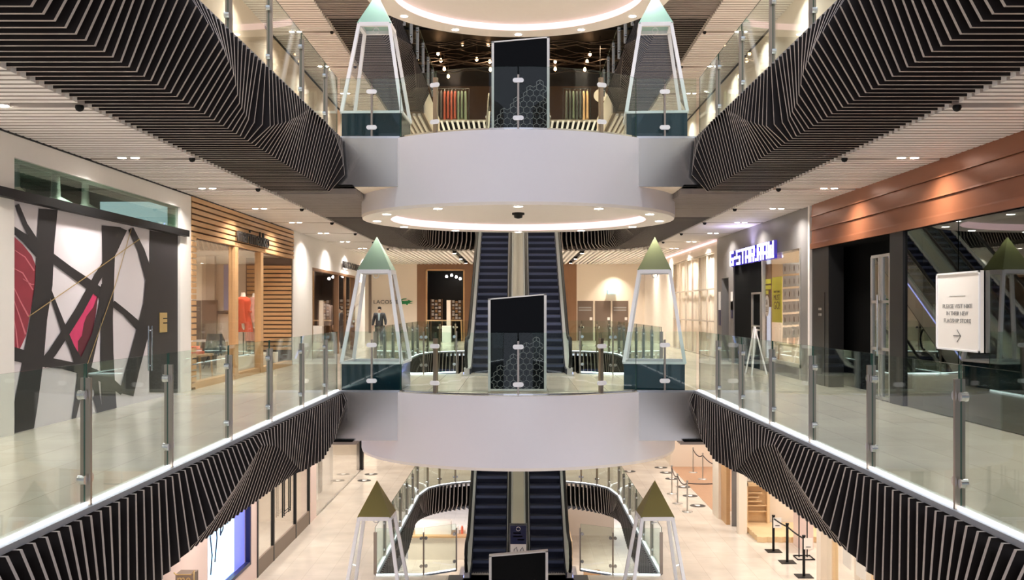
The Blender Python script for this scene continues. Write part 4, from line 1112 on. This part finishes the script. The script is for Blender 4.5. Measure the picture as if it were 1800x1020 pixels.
for nm,us in (('left',[764,770,776,782,788,794,800,806,812,818]),('right',[996,1002,1008,1014,1020,1026,1032])):
    for k,u in enumerate(us):
        x=(u-U0)*47/F
        if nm=='left': m=['navy_cloth','navy_cloth','navy_cloth','rust_cloth','rust_cloth','rust_cloth','rust_cloth','sage_cloth','sage_cloth','sage_cloth'][k]
        else: m=['charcoal_cloth','charcoal_cloth','sage_cloth','charcoal_cloth','charcoal_cloth','sand_cloth','sand_cloth'][k]
        garment(x,47,m,f"{m.replace('_cloth','')} garment, {ORD[k]} from the left, {nm} rail of the top floor shop",.15,1.3+.1*(k%2))
for nm,u0,u1 in (('left',758,824),('right',990,1038)):
    q=MB(); q.tube([((u0-U0)*47/F,47,L3),((u0-U0)*47/F,47,L3+1.85),((u1-U0)*47/F,47,L3+1.85),((u1-U0)*47/F,47,L3)],.025,8); q.build('clothes_rail',['black_metal'],None,f'black clothes rail of hanging garments on the {nm} of the top floor shop','clothes rail')
p=P(1055,168,46.5); q=MB(); q.disc((p.x,46.5,p.z),.3,.03,24,0,'y'); rr=q.build('round_sign',['paper'],None,'round white sign hanging in the top floor shop right of the totem','sign')
q=MB(); q.box(p.x-.012,p.x+.012,46.5,46.52,p.z+.3,L3+4.2); q.build('cord',['black'],rr)
bl=sorted([(788,134),(781,121),(770,94),(813,77),(858,79),(861,108),(775,106),(862,122),(1046,62),(1037,95),(1032,108),(1028,122),(976,108),(976,121),(1098,60),(838,104),(790,70)])
for k,(u,v) in enumerate(bl):
    d=48.0; p=P(u,v,d)
    r=thing('string_bulb',p,f"{ORD[k]} warm glowing string light bulb from the left in the top floor shop",'bulb','string light bulbs in the top floor shop')
    q=MB(); q.loft([(p.x,d,p.z-.1,.03,.03),(p.x,d,p.z-.04,.075,.075),(p.x,d,p.z+.03,.06,.06),(p.x,d,p.z+.09,.03,.03)],10); q.build('globe',['bulb'],r)
    q=MB(); q.tube([(p.x,d,p.z+.09),(p.x,d,L3+4.2)],.012,6); q.build('flex',['cable'],r)
for k in range(14):
    x0=-5.5+random.random()*1.5; x1=5.5-random.random()*1.5; y=45.8+k*.3; z0=L3+3.2+random.random()*.9
    pts=[(x0+(x1-x0)*t/16,y,min(L3+4.19,z0-.25*abs(math.sin(t*.8+k))+.1*random.random())) for t in range(17)]
    q=MB(); q.tube(pts,.03,6); q.build('draped_cable',['cable'],None,f'dark draped ceiling cable in the top floor shop, {ORD[k]} from the front','cable','draped cables in the top floor shop')
for x in (-4.5,-1.5,1.5,4.5): lamp((x,41.0,L3+4.2),90,.3,(1,.85,.66))  # unseen ceiling lamps added to brighten the lip, fascia and garments
for x in (-4,-1.5,1.5,4): lamp((x,46.3,L3+3.8),110,.3,(1,.72,.45))

# ------------------------------------------------------------------ lower floor
XG=-6.55
def PGl(u,v,x=XG): d=x*F/(u-U0); return Vector((x,d,EYE+(V0-v)*d/F))
q=MB(); q.box(XG-.2,XG,-3,21.0,G,L1-1.1); q.box(XG-.2,XG,24.35,25.0,G,L1-1.1); q.box(XG-.2,XG,21.0,24.35,G,G+.55); q.box(XG-.2,XG,21,24.35,G+2.95,L1-1.1); q.box(XG-.3,XG,31.4,32.3,G,L1-1.1); struct(q,'wall_left',['pink_tile'])
sc=thing('lit_screen',(XG-.1,22.6,G+.55),'cyan glowing poster screen recessed in the pale wall of the lower floor','screen')
q=MB(); q.box(XG-.12,XG-.1,21.05,23.3,G+.6,G+2.9); q.build('screen_face',['screen_cyan'],sc)
q=MB(); q.box(XG-.16,XG-.13,21.0,24.3,G+.55,G+2.95); q.build('backing',['screen_blue'],sc)
q=MB(); q.box(XG-.1,XG+.02,24.25,24.35,G+.5,G+2.95); q.box(XG-.1,XG+.02,21,24.3,G+.5,G+.58); q.build('frame',['poster_navy'],sc)
q=MB()
for pts in ([(21.5,1.0),(21.6,1.4),(21.45,1.9),(21.7,2.2)],[(21.8,1.2),(21.95,1.7),(21.85,2.1)],[(22.2,1.7),(22.25,2.3),(22.45,2.2),(22.4,1.8),(22.2,1.7)],[(22.6,1.9),(22.7,2.05),(22.75,1.85),(22.9,2.1)],[(23.0,2.2),(23.05,1.9)]):
    q.tube([(XG-.098,d,G+z_) for d,z_ in pts],.02,6)
q.build('script_writing',['poster_navy'],sc)
gd=thing('glass_doors',(XG,28,G),'black framed glass sliding doors on the left of the lower floor','doors')
q=MB()
for d in (25.0,26.65,29.3,31.2): q.box(XG-.06,XG+.02,d-.05,d+.05,G,L1-1.2)
q.build('frame',['black_metal'],gd)
q=MB(); q.box(XG-.04,XG+.01,25,31.3,G,G+.42); q.build('bottom_rail',['taupe_panel'],gd)
for a,b in ((25.05,26.6),(26.7,29.25),(29.35,31.15)):
    g=MB(); g.box(XG-.03,XG-.02,a,b,G+.42,L1-1.2); g.build('glass_pane',['shopglass'],gd)
q=MB()
for d in (27.4,27.6,28.15,28.35): q.tube([(XG+.06,d,G+1.0),(XG+.06,d,G+2.3)],.018,6)
for z_ in (1.05,1.12): q.tube([(XG+.06,27.4,G+z_),(XG+.06,28.35,G+z_)],.012,6)
q.build('pull_handle',['black_metal'],gd)
gl=thing('glass_wall',(XG,37,G),'long frameless glass shopfront on the left beyond the doors of the lower floor','shopfront')
for a,b in ((32.4,35.2),(35.25,38.6),(38.65,41.6)):
    g=MB(); g.box(XG-.03,XG-.015,a,b,G+.03,L1-1.2); g.build('glass_pane',['shopglass'],gl)
q=MB(); q.box(XG-.05,XG+.0,32.4,41.6,G,G+.03); q.build('floor_channel',['steel'],gl)
q=MB(); q.box(XG-.2,XG+.05,41.6,41.9,G,L1-1.1); struct(q,'trim_8',['black'])
q=MB(); q.box(-13,-12.8,18,60,G,L1-1.1); q.box(-13,XG-.2,24.4,24.6,G,L1-1.1); q.box(-13,XG-.3,31.6,31.8,G,L1-1.1); q.box(-13,XG,46,46.2,G,L1-1.1); struct(q,'wall_left',['cream_wall'])
q=MB(); q.box(-13,14,BACK,BACK+.2,G,L1-1.1); struct(q,'wall_back',['cream_wall'])
for k,(x,d) in enumerate(((-7.4,35.0),(-7.5,38.4))):
    q=MB(); q.box(x-.3,x+.3,d-.3,d+.3,G,G+2.4); q.build('display_column',['paper'],None,f"{'nearer' if k==0 else 'farther'} white square display column behind the long glass wall",'column')
q=MB(); r=thing('potted_plant',(-7.5,36.6,G),'green leafy plant in a black pot high behind the glass wall','plant')
q.box(-7.75,-7.25,36.35,36.85,G,G+1.9); q.build('pot',['black'],r)
q=MB()
for k in range(40):
    a=random.random()*6.28; b=random.random()*.5; z_=G+1.9+random.random()*.6; p=Vector((-7.5+b*math.cos(a),36.6+b*math.sin(a),z_)); t=Vector((math.cos(a)*.25,math.sin(a)*.25,.1)); n=Vector((-math.sin(a),math.cos(a),0))*.06
    q.prism([p,p+t*.5+n,p+t,p+t*.5-n],(0,0,.01))
q.build('leaf',['plant'],r)
# planter with lettered handle-box at lower left corner
r=thing('gift_box',(-6.0,17.6,G),'grey lettered box with gold trim at the lower left wall','box')
p=P(327,1010,18.3)
q=MB(); q.box(p.x-.16,p.x+.16,18.2,18.5,G,p.z+.03); q.build('box_body',['taupe_panel'],r)
q=MB(); q.tube([(p.x+.18,18.2,p.z-.1),(p.x+.18,18.2,p.z+.1),(p.x+.13,18.2,p.z+.02),(p.x-.15,18.2,p.z+.02),(p.x-.19,18.2,p.z+.06)],.012,6); q.build('trim_line',['gold'],r)
text('me','lettering','gold',(p.x,18.19,p.z-.08),.24,.1,(1,0,0),depth=.006,parent=r)
# round floor markers
mk=[(-6.05,39.1),(-6.0,40.6),(6.15,34.1),(6.2,35.9),(6.25,37.7),(6.1,39.5),(6.1,41.0),(4.6,41.3),(6.06,42.3)]
for k,(x,y) in enumerate(mk[:9]):
    r=thing('floor_marker',(x,y,G),f"round dark floor sticker, {ORD[k if k<2 else k-2]} from the front, {'left' if x<0 else 'right'} lower walkway",'floor sticker','round floor stickers on the lower floor')
    q=MB(); q.disc((x,y,G+.002),.27,.004,24); q.build('sticker',['ink'],r)
    q=MB(); q.disc((x,y-.04,G+.006),.07,.003,12); q.box(x-.09,x+.09,y+.03,y+.14,G+.006,G+.009); q.build('pictogram',['paper'],r)
# silver rope stanchions
def stanchion(x,y,z,label,m='steel',sq=False,h=1.0,sign=False,grp='stanchions'):
    r=thing('rope_stanchion',(x,y,z),label,'stanchion',grp)
    q=MB()
    if sq: q.box(x-.2,x+.2,y-.2,y+.2,z+.001,z+.015)
    else: q.loft([(x,y,z+.001,.18,.18),(x,y,z+.015,.18,.18),(x,y,z+.03,.05,.05)],20)
    q.build('base',[m],r)
    q=MB(); q.tube([(x,y,z+.01),(x,y,z+h)],.035 if sq else .025,10); q.build('pole',[m],r)
    q=MB(); q.tube([(x,y,z+h),(x,y,z+h+.04)],.045 if sq else .035,10); q.build('cap',[m],r)
    if sign:
        q=MB(); q.box(x-.02,x+.2,y-.08,y-.07,z+h-.3,z+h-.02); s_=q.build('notice',['paper'],r)
        q=MB(); q.box(x+.03,x+.15,y-.085,y-.08,z+h-.25,z+h-.23); q.build('notice_line',['ink'],s_)
    return (x,y,z+h-.05)
def rope(a,b,label,sag=.14,m='rope'):
    a=Vector(a); b=Vector(b); q=MB()
    q.tube([a.lerp(b,t/10)-Vector((0,0,sag*4*(t/10)*(1-t/10))) for t in range(11)],.02,6); q.build('barrier_rope',[m],None,label,'rope')
t1=stanchion(5.6,36.3,G,'silver rope stanchion on the lower right walkway, farthest of the front three'); t2=stanchion(5.52,34.5,G,'silver rope stanchion on the lower right walkway, middle of the front three'); t3=stanchion(5.62,33.1,G,'silver rope stanchion on the lower right walkway, nearest of the front three')
rope(t1,t2,'dark rope between the farthest and middle silver stanchions'); rope(t2,t3,'dark rope between the middle and nearest silver stanchions')
rope(t3,(6.7,33.1,G+.95),'dark rope from the nearest silver stanchion to the black wall post',.03)
t4=stanchion(7.2,41.0,G,'silver stanchion farthest back on the timber floor'); t5=stanchion(7.3,39.4,G,'silver stanchion second from the back on the timber floor'); t6=stanchion(7.55,37.2,G,'silver stanchion on the timber floor next to the black wall post')
rope(t4,t5,'dark rope between the two rear stanchions on the timber floor'); rope(t5,t6,'dark rope running forward over the timber floor')
q=MB(); q.box(6.66,6.76,33.0,33.1,G,G+1.9); q.build('wall_post',['black'],None,'black upright post at the edge of the timber floor','post')
# right lower shops
q=MB(); q.box(6.5,14,33.2,42.5,G+.001,G+.006); struct(q,'floor',['wood_floor'])
q=MB(); q.box(6.5,14,42.5,42.7,G,L1-1.1); q.box(6.42,6.75,31.9,32.9,G,L1-1.1); q.box(6.6,6.85,29.8,30.1,G,L1-1.1); q.box(6.7,14,30.9,31.1,G,L1-1.1); q.box(13.8,14,18,60,G,L1-1.1); q.box(6.6,7.2,42.72,BACK-.01,G,L1-1.1); q.box(7.25,7.55,23.85,24.2,G,L1-1.1); q.box(9.2,9.3,18,24.2,G,L1-1.1); q.box(8.3,8.6,24.2,24.6,G,L1-1.1); struct(q,'wall_right',['cream_wall'])
q=MB(); q.box(6.62,6.98,30.86,30.895,G,L1-1.1); struct(q,'wall_right',['grey_stone'])
q=MB(); q.box(6.50,6.62,31.1,31.9,G,L1-1.1); struct(q,'trim_9',['wood_light'])
kd=thing('display_cabinet',(7.35,30.8,G),'pale timber display cabinet with four small shelves in the right lower shop','cabinet')
q=MB(); q.box(6.98,7.05,30.55,30.85,G+.05,G+1.4); q.box(7.64,7.72,30.55,30.85,G+.05,G+1.4); q.box(6.98,7.72,30.78,30.85,G+.05,G+1.4); q.box(6.98,7.72,30.55,30.85,G+1.3,G+1.4); q.build('carcass',['wood_pale'],kd)
for k,w in enumerate((.45,.35,.45,.6,.62)):
    q=MB(); q.box(7.07,7.07+w*.95,30.6,30.8,G+.55+.13*(4-k) if k<4 else G+.5,G+.58+.13*(4-k) if k<4 else G+.53); q.build('shelf',['wood_pale'],kd)
sw=thing('glass_shopfront',(7.4,21,G),'pale framed glass shopfront with white sheets at the lower right corner','shopfront')
q=MB(); q.box(7.34,7.46,23.2,23.3,G,L1-1.1); q.box(7.34,7.46,20.6,20.7,G,L1-1.1); q.box(7.34,7.46,18,23.85,G,G+.12); q.build('frame',['wood_pale'],sw)
for a,b in ((18,20.6),(20.7,23.2),(23.3,23.85)):
    g=MB(); g.box(7.39,7.40,a,b,G+.12,L1-1.1); g.build('glass_pane',['shopglass'],sw)
for k,d in enumerate((22.5,21.6)):
    g=MB(); g.box(7.43,7.44,d-.3,d+.3,G+.9,G+1.7); g.build('white_sheet',['paper'],sw)
pf=thing('display_plinth',(7.6,29.6,G),'low pale timber plinth with a ragged cut edge in the right lower shop','plinth')
q=MB(); pts=[]
for k in range(13): pts.append((6.9+.04*(k%2),30.7-k*.16,G+.002))
for k in range(17): pts.append((6.95+k*.13,28.75-.06*(k%2),G+.002))
pts.append((9.0,30.7,G+.002)); q.prism(pts,(0,0,.16)); q.build('plinth_block',['wood_pale'],pf)
b1=stanchion(7.1,27.7,G,'black square based post with a white notice, farthest of the black posts','black',True,.97,True); b2=stanchion(7.16,26.5,G,'black square based post without a notice, middle of the black posts','black',True); b3=stanchion(7.2,25.1,G,'black square based post with a white notice, nearest of the black posts','black',True,1.0,True)
rope(b1,b2,'black strap between the farthest and middle black posts',.02,'black'); rope(b2,b3,'black strap between the middle and nearest black posts',.02,'black')
es=thing('sign_stand',(7.7,26.9,G),'thin black metal sign stand frame behind the black posts','sign stand')
q=MB(); q.tube([(7.5,26.7,G+.02),(7.95,26.7,G+.02),(7.95,27.15,G+.02),(7.5,27.15,G+.02)],.018,6,0,True); q.build('base_frame',['black'],es)
q=MB()
for x in (7.6,7.82): q.tube([(x,26.95,G+.02),(x,26.95,G+1.35)],.016,6)
q.tube([(7.6,26.95,G+1.2),(7.82,26.95,G+1.2)],.012,6); q.build('upright',['black'],es)
for k,(x,d,w,h) in enumerate(((9.8,30.2,.9,1.1),(9.8,28.0,1.1,1.0))):
    q=MB(); q.box(x-w/2,x+w/2,d-.3,d+.3,G,G+h); q.build('shop_counter',['wood_pale'],None,f"{'rear' if k==0 else 'front'} pale timber counter in the right lower shop",'counter')
q=MB(); q.box(7.9,8.3,28.0,28.6,G,G+1.2); q.build('fixture_panel',['pink_tile'],None,'pale upright fixture panel with dark pegs near the black posts','panel')
# basement things seen through the lower opening
q=MB(); q.box(-5.2,-1.6,47,48.2,2*G,2*G+1.05,0); q.box(-5.3,-1.5,46.9,48.3,2*G+1.05,2*G+1.12,1); q.build('cafe_counter',['cream_wall','wood_light'],None,'white counter with timber top on the basement level seen through the left glass','counter')
q=MB(); q.box(-4.9,-3.2,47.3,48,2*G+1.12,2*G+1.7); q.build('glass_case',['paper'],None,'white display case on the basement counter','display case')
for k in range(6):
    x=-2.9+k*.22; q=MB(); q.loft([(x,47.5,2*G+1.12,.06,.06),(x,47.5,2*G+1.4,.06,.06),(x,47.5,2*G+1.5,.025,.025)],8); q.build('jar',['coral_cloth' if k%2 else 'paper'],None,f'{ORD[k]} small jar from the left on the basement counter','jar','jars on the basement counter')
q=MB(); q.box(2.2,5,52,52.2,2*G,G-1.2); q.box(-14,14,74,75,2*G,G-1.2); struct(q,'wall_back',['cream_wall'])
q=MB(); q.box(2.4,2.5,46,52,2*G,2*G+1.1); q.build('low_wall',['wood_pale'],None,'low pale timber wall on the basement level seen through the right glass','low wall')
table(3.1,42,2*G,.7,.7,.75,'wood_light','small timber table on the basement level under the right opening')

# ------------------------------------------------------------------ walking man
def skin_obj(name, verts, edges, radii, m, parent, sub=1):
    me=bpy.data.meshes.new(name); me.from_pydata(verts,edges,[]); me.materials.append(M(m))
    o=bpy.data.objects.new(name,me); COL.objects.link(o)
    md=o.modifiers.new('skin','SKIN')
    for i,r in enumerate(radii):
        me.skin_vertices[0].data[i].radius=(r,r) if not isinstance(r,tuple) else r
    me.skin_vertices[0].data[0].use_root=True
    s=o.modifiers.new('sub','SUBSURF'); s.levels=sub; s.render_levels=sub
    md.use_smooth_shade=True
    o.parent=parent
    return o
pm=P(667,0,42.0); man=thing('person',(pm.x,42.0,0),'man in a dark jacket, pale blue shirt and dark trousers walking beyond the left obelisk','person')
V=[(0,0,.92),(0,0,1.08),(0,0,1.28),(0,0,1.42),(0,-.01,1.50),(0,-.02,1.56),(0,-.03,1.64),     # 0..6 spine to head
   (-.17,0,1.41),(-.25,.02,1.14),(-.27,-.06,.90),(.17,0,1.41),(.25,.0,1.14),(.26,-.08,.92),   # 7..12 arms
   (-.09,0,.88),(-.10,-.06,.48),(-.10,.06,.08),(-.10,-.08,.04),(.09,0,.88),(.10,-.10,.50),(.10,-.16,.08),(.10,-.30,.05)]
Ed=[(0,1),(1,2),(2,3),(3,4),(4,5),(5,6),(3,7),(7,8),(8,9),(3,10),(10,11),(11,12),(0,13),(13,14),(14,15),(15,16),(0,17),(17,18),(18,19),(19,20)]
Rr=[.10,.10,.10,.075,.045,.065,.072,.045,.04,.03,.045,.04,.03,.085,.06,.04,.03,.085,.06,.04,.03]
hands=[(9,-1),(12,1)]
for hi,s in hands:
    bx=V[hi]; pi=len(V); V.append((bx[0],bx[1]-.02,bx[2]-.07)); Ed.append((hi,pi)); Rr.append(.028)
    for k,(dx,L) in enumerate(((-.027,.065),(-.009,.075),(.009,.07),(.027,.055))):
        a=len(V); V.append((bx[0],bx[1]-.02+dx,bx[2]-.11)); Ed.append((pi,a)); Rr.append(.009)
        V.append((bx[0]-s*.015,bx[1]-.02+dx,bx[2]-.11-L)); Ed.append((a,a+1)); Rr.append(.008)
    a=len(V); V.append((bx[0]-s*.03,bx[1]-.05,bx[2]-.07)); Ed.append((pi,a)); Rr.append(.01)
    V.append((bx[0]-s*.035,bx[1]-.065,bx[2]-.11)); Ed.append((a,a+1)); Rr.append(.009)
skin_obj('body',V,Ed,Rr,'skin',man)
jv=[(0,0,.80),(0,0,1.1),(0,0,1.28),(0,0,1.44),(-.18,0,1.42),(-.26,.02,1.14),(-.28,-.06,.93),(.18,0,1.42),(.26,0,1.14),(.27,-.08,.95)]
skin_obj('jacket',[v for v in jv],[(0,1),(1,2),(2,3),(3,4),(4,5),(5,6),(3,7),(7,8),(8,9)],[(.20,.16),(.165,.14),(.18,.15),(.11,.10),.09,.065,.05,.085,.065,.05],'jacket',man)
tv=[(0,0,.95),(-.09,0,.86),(-.10,-.06,.48),(-.10,.05,.09),(.09,0,.86),(.10,-.10,.50),(.10,-.15,.09)]
skin_obj('trousers',tv,[(0,1),(1,2),(2,3),(0,4),(4,5),(5,6)],[.145,.115,.085,.07,.115,.085,.07],'trouser',man)
def mb_local(mb,name,m,par):
    me=bpy.data.meshes.new(name); me.from_pydata(mb.v,[],mb.f); me.materials.append(M(m)); me.polygons.foreach_set('use_smooth',mb.sm)
    o=bpy.data.objects.new(name,me); COL.objects.link(o); o.parent=par; return o
q=MB(); q.prism([(-.05,-.11,1.47),(.05,-.11,1.47),(.022,-.175,1.15),(-.022,-.175,1.15)],(0,.03,0)); mb_local(q,'shirt','shirt',man)
q=MB(); q.loft([(0,.045,1.57,.06,.03),(0,.035,1.65,.076,.055),(0,.018,1.70,.077,.08),(0,.0,1.73,.06,.066),(0,0,1.745,.02,.02)],14); mb_local(q,'hair','hair',man)
q=MB(); q.loft([(0,-.115,1.60,.012,.02),(0,-.105,1.63,.009,.012)],8); q.loft([(-.03,-.10,1.635,.012,.008),(-.03,-.10,1.643,.01,.006)],8); q.loft([(.03,-.10,1.635,.012,.008),(.03,-.10,1.643,.01,.006)],8); mb_local(q,'face_features','skin',man)
for x,y in ((-.10,.02),(.10,-.2)):
    q=MB(); q.loft([(x,y-.02,.0,.05,.13),(x,y-.02,.05,.05,.13),(x,y+.03,.1,.045,.07)],12); mb_local(q,'shoe','black',man)

# ------------------------------------------------------------------ world, camera
w=bpy.data.worlds.new('World'); S.world=w; w.use_nodes=True
bg=w.node_tree.nodes['Background']; bg.inputs[0].default_value=(.80,.84,1.0,1); bg.inputs[1].default_value=.66
cam=bpy.data.cameras.new('Camera'); co=bpy.data.objects.new('Camera',cam); COL.objects.link(co)
co.location=(0,0,EYE); co.rotation_euler=(math.pi/2,0,0); cam.lens=35; cam.sensor_width=36
cam.shift_x=-11/1800; cam.shift_y=33/1800; cam.clip_end=300
S.camera=co
S.view_settings.view_transform='Standard'; S.view_settings.look='None'; S.view_settings.gamma=1; S.view_settings.exposure=.87
S.view_settings.use_curve_mapping=False
S.cycles.transparent_max_bounces=24
S.cycles.max_bounces=8
